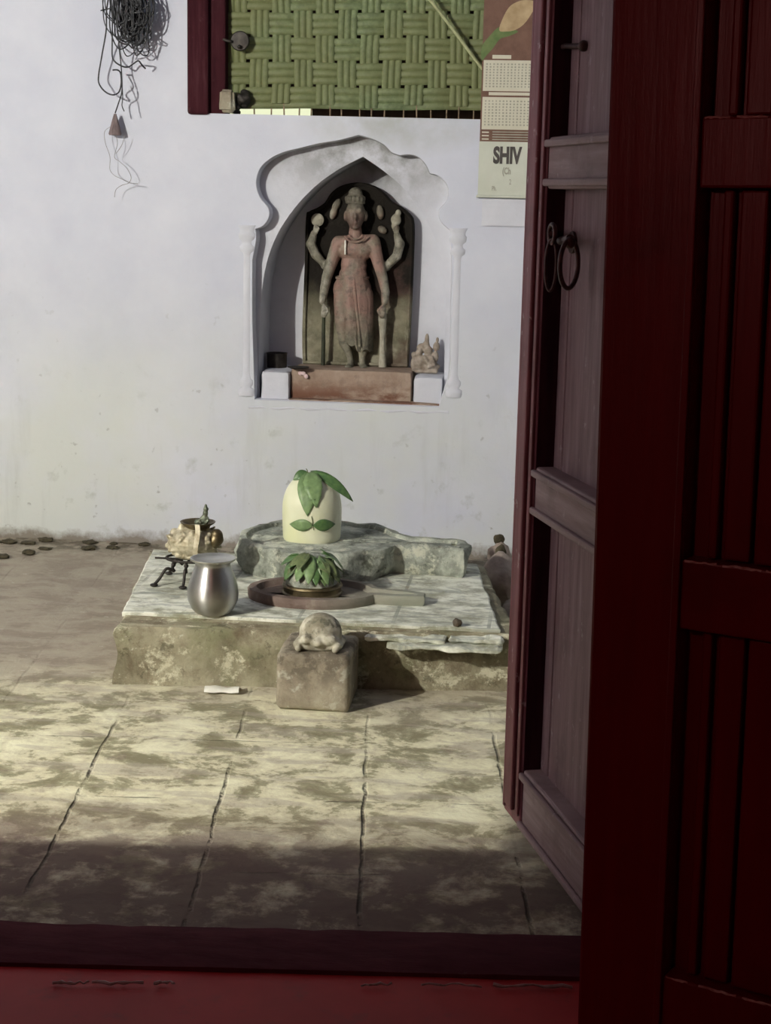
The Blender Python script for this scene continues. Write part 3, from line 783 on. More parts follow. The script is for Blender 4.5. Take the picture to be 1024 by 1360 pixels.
ell(b, sp(472,295,.097), (R(3.4),.007,R(1.0))); ell(b, sp(472,297.4,.096), (R(2.8),.007,R(1.0))); ell(b, sp(466.5,277.5,.092), (R(3.8),.008,R(.9))); ell(b, sp(478,277.5,.092), (R(3.8),.008,R(.9)))
ell(b, sp(472,302,.082), (R(4.5),.014,R(3)))
ell(b, sp(459,287,.045), (R(2.6),.016,R(7))); ell(b, sp(486,287,.045), (R(2.6),.016,R(7)))
limb(b, [sp(472,300,.045), sp(472,316,.042)], [R(8), R(9.5)])
limb(b, [sp(450,323,.040), sp(495,321,.040)], [R(10), R(10)])
ell(b, sp(472,330,.035), (R(25),.052,R(19)))
ell(b, sp(461,331,.052), (R(10.5),.030,R(8.5))); ell(b, sp(485,331,.052), (R(10.5),.030,R(8.5)))
ell(b, sp(470,352,.035), (R(17.5),.045,R(20))); ell(b, sp(469,365,.045), (R(19),.045,R(14)))
ell(b, sp(468,385,.030), (R(26),.055,R(24)))
limb(b, [sp(457,392,.045), sp(456,425,.055), sp(458,455,.040), sp(465,474,.040), sp(466,486,.045)], [R(14), R(12), R(8), R(4.2), R(4.2)])
limb(b, [sp(482,392,.045), sp(484,425,.050), sp(484,455,.040), sp(481,474,.036), sp(481,486,.040)], [R(14), R(12.5), R(9), R(4.4), R(4.2)])
ell(b, sp(463,487,.062), (R(5.5),.030,R(3.2))); ell(b, sp(483,487,.058), (R(5.5),.030,R(3.2)))
# lowered arms with hands of five fingers
def hand(bm, c, side, s_=1.0):
    ell(bm, c, (R(4.6)*s_, .016, R(6)*s_))
    for k, (dx_, ln) in enumerate(((-3.6,6.0),(-1.3,7.2),(1.0,7.0),(3.2,5.6))):
        p0 = c+V((R(dx_)*s_, -.008, -R(3.5)*s_)); p1 = p0+V((0,-.008,-R(ln*.6)*s_)); p2 = p1+V((0,.006,-R(ln*.5)*s_))
        limb(bm, [p0,p1,p2], [R(1.35)*s_,R(1.25)*s_,R(1.05)*s_], 8)
    p0 = c+V((side*R(3.6)*s_, -.010, R(1.5)*s_)); p1 = p0+V((side*R(2.4)*s_, -.006, -R(3.5)*s_)); p2 = p1+V((-side*R(1.2)*s_, -.002, -R(3)*s_))
    limb(bm, [p0,p1,p2], [R(1.6)*s_,R(1.4)*s_,R(1.1)*s_], 8)
limb(b, [sp(449,324,.040), sp(440,350,.045), sp(434,368,.050), sp(430,388,.055), sp(428,400,.058)], [R(9.5),R(8),R(7),R(5.8),R(4.6)])
hand(b, sp(431,410,.060), 1)
limb(b, [sp(496,322,.040), sp(502,348,.045), sp(508,368,.050), sp(512,388,.055), sp(511,400,.058)], [R(9.5),R(8),R(7),R(5.8),R(4.6)])
hand(b, sp(508,411,.060), -1)
# raised rear arms
limb(b, [sp(447,340,.018), sp(432,352,.022), sp(419,338,.026), sp(413,324,.028), sp(417,310,.030)], [R(7),R(6.5),R(6.5),R(6.8),R(4.5)])
hand(b, sp(420,302,.032), 1, .8)
limb(b, [sp(500,345,.018), sp(513,354,.022), sp(527,340,.026), sp(531,324,.028), sp(527,312,.030)], [R(7),R(6.5),R(6.5),R(6.8),R(4.5)])
hand(b, sp(527,303,.032), -1, .8)
remesh(emit('figure', b, M_carv, parent=st), .0042, 2)
# crown, halo petals, ornaments, garment, attributes
b = bmnew(); c_ = sp(472,268,.050); lathe(b, [(R(12.5),0),(R(13.3),R(2)),(R(12),R(5)),(R(11.5),R(9)),(R(9),R(14)),(R(9.3),R(16)),(R(6),R(20)),(R(1),R(22))], c_-V((0,0,R(3))), 20, 1, .85)
for k in range(7): ell(b, c_+V((R(12.5)*math.sin((k-3)*.42), -R(11.5)*math.cos((k-3)*.42), R(4))), (R(2.2),R(2.2),R(4)), seg=8)
remesh(emit('crown', b, M_carv, parent=st), .004, 2)
for lst in ([(443,283,5,9,.3),(447,272,5,9,.5)], [(505,282,5,10,-.15),(508,305,7,5,.5)]):
    b = bmnew()
    for x_, y_, rx, rz, an in lst: ell(b, sp(x_,y_,.008), (R(rx),.016,R(rz)), Matrix.Rotation(an, 3, 'Y'))
    remesh(emit('halo_petal', b, M_carv, parent=st), .004, 2)
b = bmnew()     # necklace
for rr_, dz_ in ((10,0),(15,0)):
    pts = [sp(472+rr_*math.sin(t), 309+rr_*.85*math.cos(t)*(.5 if False else 1), .086 if rr_ < 12 else .093) for t in [(-1.25+2.5*k/14) for k in range(15)]]
    tube(b, pts, R(1.4), 6)
emit('necklace', b, M_carv, parent=st, smooth=True)
# pleated lower garment wrapped around both legs
b = bmnew(); rings = []
for k in range(25):
    t = k/24; y_ = 366+100*t
    cxp = 468+6*t; hw = 20+10*math.sin(min(1,t*2.2)*PI/2)-9*t; dp = .088+.016*math.sin(t*PI)-.016*t
    ring = []
    for q in range(48):
        a = 2*PI*q/48; pl = 1+.05*math.sin(q*PI/2.2)*(t**.7)
        px_ = hw*math.sin(a)*pl
        cleft = 0.018*math.exp(-((px_-1-4*t)/3.2)**2)*min(1,t*2.5)*(1 if math.cos(a) > 0 else 0)
        ring.append(b.verts.new(sp(cxp+px_, y_+ (2*math.sin(q)*t if t > .9 else 0) - 8*t*(1 if px_ < -2 else 0)*(1 if t > .8 else 0), .012+dp*max(-.2,math.cos(a))*pl-cleft)))
    rings.append(ring)
for i in range(24):
    for q in range(48): b.faces.new((rings[i][q], rings[i][(q+1)%48], rings[i+1][(q+1)%48], rings[i+1][q]))
b.faces.new(rings[0]); b.faces.new(rings[-1][::-1])
emit('lower_garment', b, M_carv, parent=st, smooth=True)
b = bmnew()     # belt and hanging sash
tube(b, [sp(468+21*math.sin(t), 368+4*math.cos(t), .012+.078*math.cos(t)) for t in [(-1.45+2.9*k/16) for k in range(17)]], R(2.2), 8)
tube(b, crom([sp(470,370,.094), sp(472,395,.098), sp(476,430,.092), sp(478,460,.082)], 6), [R(2.6)]*7+[R(2.2)]*6+[R(1.8)]*6, 8)
emit('sash', b, M_carv, parent=st, smooth=True)
b = bmnew(); p0, p1 = sp(430,420,.060), sp(429,490,.050); tube(b, [p0+V((0,0,.03)), (p0+p1)/2, V((p1.x,p1.y,ztop_pl+.002))], [R(2.2),R(2.6),R(2.8)], 10)
emit('staff', b, M_darkstaff, parent=st, smooth=True)
b = bmnew(); p0, p1 = sp(508,424,.050), sp(508,490,.045); p1.z = ztop_pl+.002
tube(b, [p0+V((0,0,.03)), p0, p0.lerp(p1,.4), p0.lerp(p1,.8), p1], [R(5),R(5.5),R(3.6),R(4.4),R(5.5)], 10)
emit('club', b, M_pale, parent=st, smooth=True)
b = bmnew(); lathe(b, [(.001,0),(R(8),0),(R(8.5),.006),(R(6),.012),(.001,.014)], (0,0,0), 20)
bmesh.ops.rotate(b, verts=b.verts, cent=(0,0,0), matrix=Matrix.Rotation(PI/2, 3, 'X')); bmesh.ops.translate(b, verts=b.verts, vec=sp(422,292,.028))
emit('disc_emblem', b, M_pale, parent=st, smooth=True)
b = bmnew(); ell(b, sp(526,292,.026), (R(7),.018,R(8))); ell(b, sp(529,283,.024), (R(4),.012,R(5))); ell(b, sp(524,300,.03), (R(4.5),.014,R(5)))
remesh(emit('conch_emblem', b, M_pale, parent=st), .004, 2)
b = bmnew(); p0 = sp(459,319,.083); box(b, p0+V((-.003,-.012,-.060)), p0+V((.003,.012,0)), .001)
emit('reflection_streak', b, M_wrap, parent=st)  # white strip standing in for a reflection on the chest
# dark cup at the left of the niche
zl = ony(365,493.5,YF).z; yb_ = YW+.10
p = onz(366, 489, zl); b = bmnew()
hh = .064; lathe(b, [(.001,0),(.042,0),(.043,.003),(.044,hh-.004),(.047,hh),(.044,hh),(.0405,hh-.003),(.039,.006),(.001,.005)], (p.x, p.y+.03, zl), 32)
props(emit('metal_cup', b, M_iron, origin=(p.x,p.y+.03,zl), smooth=True), 'small dark metal cup standing at the left end of the niche', 'cup')
b = bmnew(); q = onz(396, 490, ztop_pl); lathe(b, [(.001,0),(.028,0),(.045,.006),(.047,.010),(.040,.008),(.001,.005)], (q.x, min(q.y+.0,YS-.052), ztop_pl), 28, 1, .8)
props(emit('oil_dish', b, M_iron, origin=(q.x,min(q.y,YS-.052),ztop_pl), smooth=True), 'flat dark dish at the left foot of the stele', 'dish')
b = bmnew(); q = ony(403, 497, YF+.020)
for k in range(3): ell(b, q+V((.012*(k-1), -.002*k, -.006*k*(k-1)+.004)), (.011,.005,.009), Matrix.Rotation(.5*k,3,'Y'))
props(emit('flower_petals', b, M_petal, origin=q, smooth=True), 'pale pink petals stuck to the plinth edge', 'petals')
# seated figurine group
zr = ony(565,501,YF).z; p = onz(564, 496.5, zr)
b = bmnew(); o_ = V((p.x, p.y+.035, zr)); s3 = .0032
def fg(x_, z_): return o_+V((x_*s3, 0, z_*s3))
roughbox(b, fg(-19,0)-V((0,.034,0)), fg(18,6)+V((0,.034,0)), 8, .003, 20, .004)
ell(b, fg(3,16), (.030,.026,.034)); ell(b, fg(3,30), (.019,.018,.022)); ell(b, fg(1,44), (.010,.011,.030)); ell(b, fg(0,38), (.016,.014,.016))
ell(b, fg(8,9), (.038,.032,.018)); ell(b, fg(13,22), (.014,.016,.026)); ell(b, fg(14,36), (.015,.016,.020)); ell(b, fg(15,45), (.007,.008,.012))
ell(b, fg(-8,14), (.026,.024,.030)); ell(b, fg(-9,27), (.015,.015,.018)); ell(b, fg(-16,12), (.014,.020,.028)); ell(b, fg(-16,24), (.012,.012,.014))
ell(b, fg(-4,33)+V((0,.012,0)), (.030,.012,.022)); limb(b, [fg(-2,22)-V((0,.02,0)), fg(5,13)-V((0,.032,0)), fg(9,16)-V((0,.03,0))], [.009,.008,.007]); limb(b, [fg(8,22)-V((0,.018,0)), fg(12,12)-V((0,.03,0)), fg(5,9)-V((0,.036,0))], [.009,.008,.007])
o = emit('figurine_group', b, M_group, origin=o_); remesh(o, .0035, 2); props(o, 'small brown carved group of seated figures at the right of the niche', 'figurine')

# ------------------------------------------------------------------ shrine platform
ZP = .186
def prism_loop(bm, loop, levels, seed=0, jit=.0, js=9):
    """levels: (inset, z); loop is a CCW list of (x,y)"""
    prev = None; first = None
    for ins, z in levels:
        l = shrink(loop, ins) if ins else loop
        ring = []
        for (x_, y_) in l:
            d = 0
            if jit and ins < .03: d = jit*noise.noise(V((x_*js, y_*js, z*js*1.4+seed)))+jit*.5*noise.noise(V((x_*30, y_*30, z*30+seed)))
            n_ = V((x_-loop_c[0], y_-loop_c[1])).normalized() if jit else V((0,0))
            ring.append(bm.verts.new((x_+n_.x*d, y_+n_.y*d, z + (jit*.25*noise.noise(V((x_*14,y_*14,seed))) if z > levels[0][1] else 0))))
        if prev:
            n = len(ring)
            for i in range(n): bm.faces.new((prev[i], prev[(i+1)%n], ring[(i+1)%n], ring[i]))
        else: first = ring
        prev = ring
    bm.faces.new(first[::-1])
    from_ = [V((v.co.x, v.co.y, 0)) for v in prev]
    for t in tessellate_polygon([from_]):
        try: bm.faces.new([prev[i] for i in t])
        except ValueError: pass
def resample(l, step):
    out = []
    n = len(l)
    for i in range(n):
        a, c = V(l[i]), V(l[(i+1)%n]); k = max(1, int((c-a).length/step))
        for j in range(k): out.append(tuple(a.lerp(c, j/k)))
    return out
FL = onz(155,905,0); FR = onz(672,911,0)
BLp = onz(205,728,ZP); BRp = onz(622,747,ZP)
foot = [(FL.x,FL.y),(FR.x+.035,FR.y-.03),(BRp.x+.06,BRp.y),(BLp.x-.02,BLp.y)]
loop_c = (-.15, 5.1)
foot = resample(foot, .02)
b = bmnew(); prism_loop(b, foot, [(-.012,-.02),(-.006,.01),(0,.03),(0,.06),(0,.09),(0,.12),(0.0,ZP-.035),(.004,ZP-.02),(.010,ZP-.012)], 3, .018)
plat = empty('shrine_platform', (-.15,5.1,0), 'low square masonry shrine platform topped with worn white tiles', 'platform')
emit('masonry_base', b, M_mason, parent=plat, smooth=True)
b = bmnew(); TL = onz(163,812,ZP); TR = onz(668,836,ZP)
top = [(TL.x,TL.y),(TR.x-.01,TR.y),(BRp.x+.03,BRp.y-.02),(BLp.x+.0,BLp.y-.02)]
top = resample(top, .03)
prism_loop(b, top, [(.0,ZP-.016),(-.002,ZP-.003),(.003,ZP),(.03,ZP)], 5, .006)
emit('tile_top', b, M_tile, parent=plat)
# broken ledge pieces along the right half of the front edge
b = bmnew()
for (xa, xb, y_, dz_) in ((484,594,846,-.002),(596,668,849,.0),(512,668,857,-.016)):
    p = onz(xa, y_, ZP-.02+dz_); q = onz(xb, y_, ZP-.02+dz_)
    roughbox(b, (p.x, p.y-.010, ZP-.030+dz_), (q.x, p.y+.075, ZP-.016+dz_), 26, .007, 15, .004, xa, .004, 38)
emit('broken_edge', b, M_tile, parent=plat)

# stone base with spout
c0 = (-.215, 5.53); Rb = .305
loop = []
for k in range(44):
    a = math.radians(22+ k*(316/43)); loop.append((c0[0]+Rb*math.cos(a), c0[1]+Rb*.98*math.sin(a)))
e0 = onz(617,731,.292); f0 = onz(604,744,.292); ex = .318
loop += [(.07,5.425),(.12,5.43),(.20,5.43),(ex-.01,5.405),(ex,5.43),(ex,5.56),(ex-.02,5.585),(.2,5.585),(.12,5.60)]
def dens(l, st):
    return resample(l, st)
loop = dens(loop, .018); loop_c = (-.1,5.53)
ZB = .292
b = bmnew(); prism_loop(b, loop, [(.012,ZP-.004),(.004,ZP+.012),(.0,ZP+.035),(-.002,ZP+.06),(.0,ZB-.03),(.0,ZB-.012),(.006,ZB-.002),(.014,ZB),(.036,ZB),(.042,ZB-.014),(.056,ZB-.014),(.062,ZB-.008)], 9, .026)
props(emit('spouted_grey_stone', b, M_stone, origin=(-.215,5.53,ZP), smooth=True), 'thick round grey stone base with a spout, upper and larger of the two', 'stone base')
# lingam
LC = V((-.215+.0, 5.50, ZB-.013)); c_ = onz(414,712,ZB); LC.x = c_.x; LC.y = c_.y
LR = .1065; LH = .247
def lrad(h):
    t = max(0, min(1, h/LH))
    if t < .45: return LR*(.965+.035*math.sin(t/.45*PI/2)) if t > .04 else LR*(.93+.035*(t/.04))
    u_ = (t-.45)/.55
    return LR*(max(0,1-u_**2.25))**.5
b = bmnew(); hs = [LH*k/30 for k in range(25)]+[LH*(.8+.2*math.sin(k/12*PI/2)) for k in range(1,12)]+[LH*.9995]
hs = sorted(set(hs)); lathe(b, [(max(lrad(h),.002), h) for h in hs], LC, 56)
props(emit('lingam', b, M_cream, origin=LC, smooth=True), 'smooth cream egg-shaped upright stone on the larger grey base', 'lingam')

def leafmesh(bm, p0, p1, nrm, wid, sag=0., fold=.25, push=None, serr=False, k=9):
    p0, p1, nrm = V(p0), V(p1), V(nrm).normalized(); d = p1-p0; L_ = d.length; t_ = d/L_; s_ = t_.cross(nrm).normalized(); n_ = s_.cross(t_)
    rows = []
    for i in range(k+1):
        u_ = i/k; w = wid*.5*(math.sin(PI*u_**.8)**.85 if 0 < u_ < 1 else 0)+.0006
        c = p0+d*u_ + n_*(sag*math.sin(PI*u_))
        row = []
        for q in (-1,-.5,0,.5,1):
            pt = c + s_*(w*q) + n_*(abs(q)*w*fold)
            if serr and abs(q) == 1: pt = pt + s_*(q*.003*(i%2))
            if push: pt = push(pt)
            row.append(bm.verts.new(pt))
        rows.append(row)
    fs = []
    for i in range(k):
        for q in range(4): fs.append(bm.faces.new((rows[i][q], rows[i][q+1], rows[i+1][q+1], rows[i+1][q])))
def solid(o, th=.0012):
    m_ = o.modifiers.new('solidify', 'SOLIDIFY'); m_.thickness = th; m_.offset = 0; return o
def push_l(p, off=.0035):
    q = p-LC; h = q.z
    if h >= LH: return p
    r_ = max(lrad(h), .004)+off; d = V((q.x,q.y)); 
    if d.length < r_:
        d = d.normalized()*r_ if d.length > 1e-5 else V((0,-r_)); return V((LC.x+d.x, LC.y+d.y, p.z))
    return p
cd = V((CAM.x-LC.x, CAM.y-LC.y, 0)).normalized(); cs = V((-cd.y, cd.x, 0))   # toward viewer / to the right
if cs.x < 0: cs = -cs
def ls(u_, h, off=.004):   # point on the front of the stone: u to the right, height h
    r_ = lrad(h)+off; u_ = max(-r_*.99, min(r_*.99, u_)); return LC + cs*u_ + cd*math.sqrt(r_*r_-u_*u_) + V((0,0,h))
apex = LC+V((0,0,LH+.004))-cs*.018+cd*.02
sg1 = empty('bael_leaf_sprig', apex, 'drooping green leaf sprig draped over the top of the cream stone', 'leaf sprig')
for (a_, z_, wd, mt, sg_, ser) in ((apex, ls(-.016,.108), .070, M_leaf2, .020, False), (apex+cs*.012, ls(.016,.140), .062, M_leaf2, .020, True), (apex+cs*.02+V((0,0,.003)), LC+cs*.146+cd*.045+V((0,0,.150)), .040, M_leaf, .022, False), (apex-V((0,0,.0)), LC-cs*.068+cd*.030+V((0,0,.222)), .034, M_leaf, .008, False), (apex+cs*.01-cd*.02, LC+cs*.125-cd*.01+V((0,0,.165)), .036, M_leaf, .022, False)):
    b = bmnew(); nn = cd+V((0,0,.9)) if mt is M_leaf else cd*1.2+V((0,0,.3)); leafmesh(b, a_, z_, nn, wd, sg_, .12, push_l, ser)
    solid(emit('leaflet', b, mt, parent=sg1, smooth=True))
b = bmnew(); tube(b, [apex+V((0,0,.012))-cs*.005, apex+V((0,0,.004)), apex+cd*.01], .0018, 6); emit('stalk', b, M_leaf3, parent=sg1, smooth=True)
jn = ls(.004,.074)
sg2 = empty('bael_leaf_sprig', jn, 'pair of opposite green leaves stuck on the front of the cream stone', 'leaf sprig')
for sd, u1, h1 in ((-1,-.079,.0725),(1,.083,.074)):
    b = bmnew(); pts0 = ls(.004,.078+.0), ls(u1,h1)
    k = 10; rows = []
    for i in range(k+1):
        t = i/k; u_ = .004+(u1-.004)*t; w = .0215*(math.sin(PI*t**.9)**.9 if 0 < t < 1 else 0)+.0005
        rows.append([b.verts.new(ls(u_, .076+(h1-.076)*t+w*q, .0045)) for q in (-1,-.5,0,.5,1)])
    for i in range(k):
        for q in range(4): b.faces.new((rows[i][q], rows[i][q+1], rows[i+1][q+1], rows[i+1][q]))
    solid(emit('leaflet', b, M_leaf2 if sd < 0 else M_leaf, parent=sg2, smooth=True))
b = bmnew(); tube(b, [ls(-.002,.108,.003), ls(.002,.09,.003), ls(.004,.074,.003), ls(.006,.058,.003)], .0011, 5); emit('stalk', b, M_leaf3, parent=sg2, smooth=True)

# ------------------------------------------------------------------ smaller basin, small lingam, leaf heap
sc = onz(414, 796, ZP); 
sl = onz(323,797,ZP).x; rad = sc.x - sl
rad = .222; c0 = (sc.x+.002, sc.y+.03)
loop = []
for k in range(40):
    a = math.radians(20+k*(320/39)); loop.append((c0[0]+rad*math.cos(a), c0[1]+.165*math.sin(a)))
loop += [(.10,4.985),(.16,4.99),(.205,5.00),(.205,5.055),(.16,5.075),(.10,5.085)]
loop = dens(loop, .016); loop_c = (c0[0], c0[1])
b = bmnew(); prism_loop(b, loop, [(.004,ZP-.003),(0,ZP+.01),(0,ZP+.026),(.004,ZP+.032),(.030,ZP+.033),(.034,ZP+.024),(.040,ZP+.014)], 4, .006)
props(emit('spouted_basin', b, M_basin, origin=(c0[0],c0[1],ZP), smooth=True), 'small low reddish stone basin with spout, in front of the larger base', 'stone basin')
SC = V((onz(415,786,ZP+.014).x, c0[1]+.01, ZP+.012))
b = bmnew(); lathe(b, [(.10,0),(.101,.006),(.096,.010),(.096,.024),(.101,.028),(.098,.034),(.090,.036)], SC, 44)
props(emit('brass_ring', b, M_brassd, origin=SC, smooth=True), 'tarnished brass ring around the foot of the small leaf-covered stone', 'ring')
b = bmnew(); lathe(b, [(.086,.0),(.088,.04),(.080,.075),(.062,.105),(.035,.122),(.004,.128)], SC+V((0,0,.010)), 36, jit=.08)
props(emit('small_lingam', b, M_stone, origin=SC, smooth=True), 'small domed grey stone hidden under a heap of green leaves', 'lingam')
def srad(h):
    P = [(.0,.088),(.05,.088),(.085,.080),(.115,.062),(.132,.035),(.138,.004)]
    for (a, ra), (c, rc) in zip(P, P[1:]):
        if h <= c: return ra+(rc-ra)*(h-a)/(c-a)
    return 0.
def push_s(p):
    q = p-SC; h = q.z
    if h >= .14 or h < .03: 
        h = max(.0, h)
    r_ = srad(h)+.004; d = V((q.x,q.y))
    if d.length < r_ and d.length > 1e-5: d = d.normalized()*r_; return V((SC.x+d.x, SC.y+d.y, p.z))
    return p
mats = [M_leaf, M_leaf2, M_leaf3, M_leaf, M_leaf3]
spec = []
for k in range(22):
    an = -PI/2 + (k*2.399)%(2*PI)*.5-PI*.5+PI/2 + random.uniform(-.2,.2)
    spec.append((an, random.uniform(.085,.145), random.uniform(.035,.085)))
GRP = 'green leaves heaped on the small stone'
hard = [(-.50,.13,.060,M_leaf2,'pale upright leaf standing at the left front of the leaf heap'),(-.12,.145,.055,M_leaf2,'pale leaf hanging down the front middle of the leaf heap'),(.12,.14,.05,M_leaf,'narrow dark leaf beside the front middle of the heap'),(.5,.14,.05,M_leaf2,'pale leaf at the right front of the leaf heap')]
for an, h0, h1, mt, lab in hard:
    d = (cd*math.cos(an)+cs*math.sin(an)); p0 = SC+d*.045+V((0,0,h0-.005)); p1 = SC+d*.108+V((0,0,h1))
    b = bmnew(); leafmesh(b, p0, p1, d+V((0,0,.25)), .042, .006, -.15, push_s); o = emit('bael_leaf', b, mt, origin=p0, smooth=True); solid(o)
    props(o, lab, 'leaf')
for k in range(24):
    an = -2.3+4.6*(k*.618%1)+random.uniform(-.1,.1); h0 = random.uniform(.095,.150); h1 = random.uniform(.045,.10)
    d = (cd*math.cos(an)+cs*math.sin(an)); sd = d.cross(V((0,0,1)))*random.uniform(-.035,.035)
    p0 = SC+d*.03+V((0,0,h0))+sd*.3; p1 = SC+d*random.uniform(.085,.108)+sd+V((0,0,h1))
    b = bmnew(); leafmesh(b, p0, p1, d+V((0,0,.7)), random.uniform(.034,.048), random.uniform(.004,.016), .2, push_s, k=7); o = emit('bael_leaf', b, mats[k%5], origin=p0, smooth=True); solid(o)
    props(o, 'green leaf lying in the heap over the small stone', 'leaf', GRP)

# ------------------------------------------------------------------ lota
p = onz(281, 816, ZP); LO = V((p.x, p.y+.02, ZP))
k_ = .00243
prof = [(.001,0),(.048,0),(.056,.004),(.070,.020),(.0795,.045),(.0815,.066),(.078,.092),(.070,.118),(.061,.142),(.056,.156),(.0555,.163),(.059,.168),(.068,.173),(.0705,.176),(.070,.179),(.066,.178),(.056,.172),(.0535,.166),(.053,.160),(.058,.142),(.074,.095),(.078,.066),(.075,.045),(.052,.008),(.001,.006)]
b = bmnew(); lathe(b, prof, LO, 64)
lota = emit('water_pot', b, M_steel, origin=LO, smooth=True); props(lota, 'round-bellied steel water pot standing on the tiled platform', 'pot')
b = bmnew(); lathe(b, [(.0605,.1695),(.0700,.1735),(.0722,.1765),(.0715,.1800),(.066,.1805),(.060,.1765)], LO, 64)
emit('rim', b, M_rim, parent=lota, smooth=True)

# ------------------------------------------------------------------ iron tripod with brass vessel
ft = [onz(204,781,ZP), onz(243,784,ZP), onz(232,757,ZP), onz(278,772,ZP)]
tc_ = onz(247,772,ZP); TB = V((tc_.x+.020, tc_.y-.01, ZP))
stand = empty('iron_stand', TB, 'small black iron stand with curved legs under the brass vessel', 'stand')
topz = ZP+.085
b = bmnew()
tube(b, [TB+V((.085*math.cos(t), .065*math.sin(t), .085)) for t in [2*PI*k/32 for k in range(33)]], .0045, 8, False)
tube(b, [TB+V((-.12,-.02,.085)), TB+V((.10,-.02,.085))], .004, 6); tube(b, [TB+V((0,-.08,.083)), TB+V((0,.08,.083))], .004, 6)
emit('ring_top', b, M_iron, parent=stand, smooth=True)
for fx, fy in ((-.108,-.085),(-.005,-.100),(-.10,.09),(.09,.07)):
    b = bmnew(); f_ = TB+V((fx,fy,.004)); s0 = TB+V((fx*.45,fy*.6,.083))
    tube(b, crom([s0, s0+V((fx*.02,fy*.05,-.022)), s0+V((-fx*.02,0,-.034)), s0.lerp(f_,.35)+V((0,0,.004)), f_+V((-fx*.15,-fy*.15,.022)), f_+V((0,0,.002))], 5), .0052, 8)
    ell(b, f_+V((0,0,.002)), (.014,.012,.006)); ell(b, s0+V((0,0,-.012)), (.008,.008,.008), seg=10)
    emit('leg', b, M_iron, parent=stand, smooth=True)
BV = TB+V((.008,0,.088))
ves = empty('brass_vessel', BV, 'crumpled golden brass vessel with flared dark neck on the iron stand', 'vessel')
b = bmnew(); ell(b, BV+V((0,0,.055)), (.088,.08,.058)); 
for k in range(60):
    a = random.uniform(0,2*PI); z_ = random.uniform(.015,.095); r_ = .084*math.sqrt(max(.05,1-((z_-.055)/.062)**2))
    ell(b, BV+V((r_*math.cos(a), r_*.85*math.sin(a), z_)), (random.uniform(.007,.022),random.uniform(.006,.014),random.uniform(.003,.012)), Matrix.Rotation(random.uniform(-1,1),3,'Y'), 8)
ell(b, BV+V((-.035,-.02,.100)), (.014,.012,.022), seg=10); ell(b, BV+V((-.062,-.01,.088)), (.016,.012,.014), seg=10)
lathe(b, [(.04,0),(.06,.004),(.065,.012),(.05,.02)], BV, 20)
remesh(emit('body', b, M_brass, parent=ves), .003, 0)
b = bmnew(); N0 = BV+V((.016,0,.072)); lathe(b, [(.050,0),(.044,.015),(.040,.030),(.043,.040),(.058,.050),(.060,.054),(.056,.054),(.040,.044),(.036,.030),(.001,.028)], N0, 36)
emit('neck', b, M_brassd, parent=ves, smooth=True)
b = bmnew(); h0 = N0+V((.012,-.060,.056)); 
pts = crom([h0, h0+V((.004,-.010,-.03)), h0+V((.002,-.028,-.070)), h0+V((.0,-.030,-.105))], 6); prev = None
for p in pts:
    ring = [b.verts.new(p+V(q)) for q in ((-.008,-.003,0),(.008,-.003,0),(.008,.003,0),(-.008,.003,0))]
    if prev:
        for k in range(4): b.faces.new((prev[k],prev[(k+1)%4],ring[(k+1)%4],ring[k]))
    else: b.faces.new(ring[::-1])
    prev = ring
b.faces.new(prev); emit('strap_handle', b, M_brass, parent=ves, smooth=True)
b = bmnew(); tube(b, crom([BV+V((.068,-.02,.055)), BV+V((.088,-.02,.075)), BV+V((.085,-.02,.092))], 5), [.024]*6+[.020]*5, 12); ell(b, BV+V((.085,-.02,.088)), (.020,.02,.020))
remesh(emit('spout', b, M_brassd, parent=ves), .004, 2)
FG = N0+V((.022,0,.028)); b = bmnew()
ell(b, FG+V((0,0,.012)), (.024,.02,.014)); ell(b, FG+V((.002,0,.045)), (.017,.014,.034)); ell(b, FG+V((.006,0,.082)), (.012,.011,.016)); ell(b, FG+V((.008,0,.103)), (.012,.010,.012)); ell(b, FG+V((.007,0,.118)), (.007,.006,.012))
ell(b, FG+V((-.026,-.005,.034)), (.016,.013,.020)); limb(b, [FG+V((-.010,-.004,.06)), FG+V((-.020,-.010,.045)), FG+V((-.010,-.016,.036))], [.006,.005,.004], 8); limb(b, [FG+V((.016,-.004,.06)), FG+V((.022,-.010,.045)), FG+V((.012,-.016,.036))], [.006,.005,.004], 8)
bmesh.ops.scale(b, verts=b.verts, vec=(.8,.8,.68), space=Matrix.Translation(-FG))
o = emit('bronze_figurine', b, M_verd, origin=FG); remesh(o, .003, 2); props(o, 'tiny greenish bronze figurine standing in the brass vessel', 'figurine')

# ------------------------------------------------------------------ block with tortoise in front of the platform
pa, pb = onz(366,940,0), onz(463,943,0); zt = ony(366,869,pa.y).z*.5+ony(469,869,pb.y).z*.5
b = bmnew(); roughbox(b, (pa.x, pa.y, -.005), (pb.x+.001, FL.y+.075, zt), 20, .004, 9, .007, 11, .002, 40)
props(emit('stone_block', b, M_block, origin=((pa.x+pb.x)/2, (pa.y+FL.y)/2, 0), smooth=True), 'rough square stone block standing against the platform front', 'block')
t_c = onz(421, 866, zt); T0 = V((t_c.x, t_c.y+.055, zt)); b = bmnew()
roughbox(b, T0+V((-.074,-.055,-.003)), T0+V((.074,.075,.030)), 8, .004, 20, .010, 2)
ell(b, T0+V((0,.012,.040)), (.066,.066,.062)); ell(b, T0+V((-.032,-.048,.036)), (.020,.020,.016)); ell(b, T0+V((.034,-.048,.036)), (.026,.020,.017)); ell(b, T0+V((.002,-.054,.030)), (.020,.022,.016))
for sx_ in (-1,1): limb(b, [T0+V((sx_*.05,-.02,.03)), T0+V((sx_*.062,-.05,.02)), T0+V((sx_*.055,-.064,.010))], [.014,.012,.010])
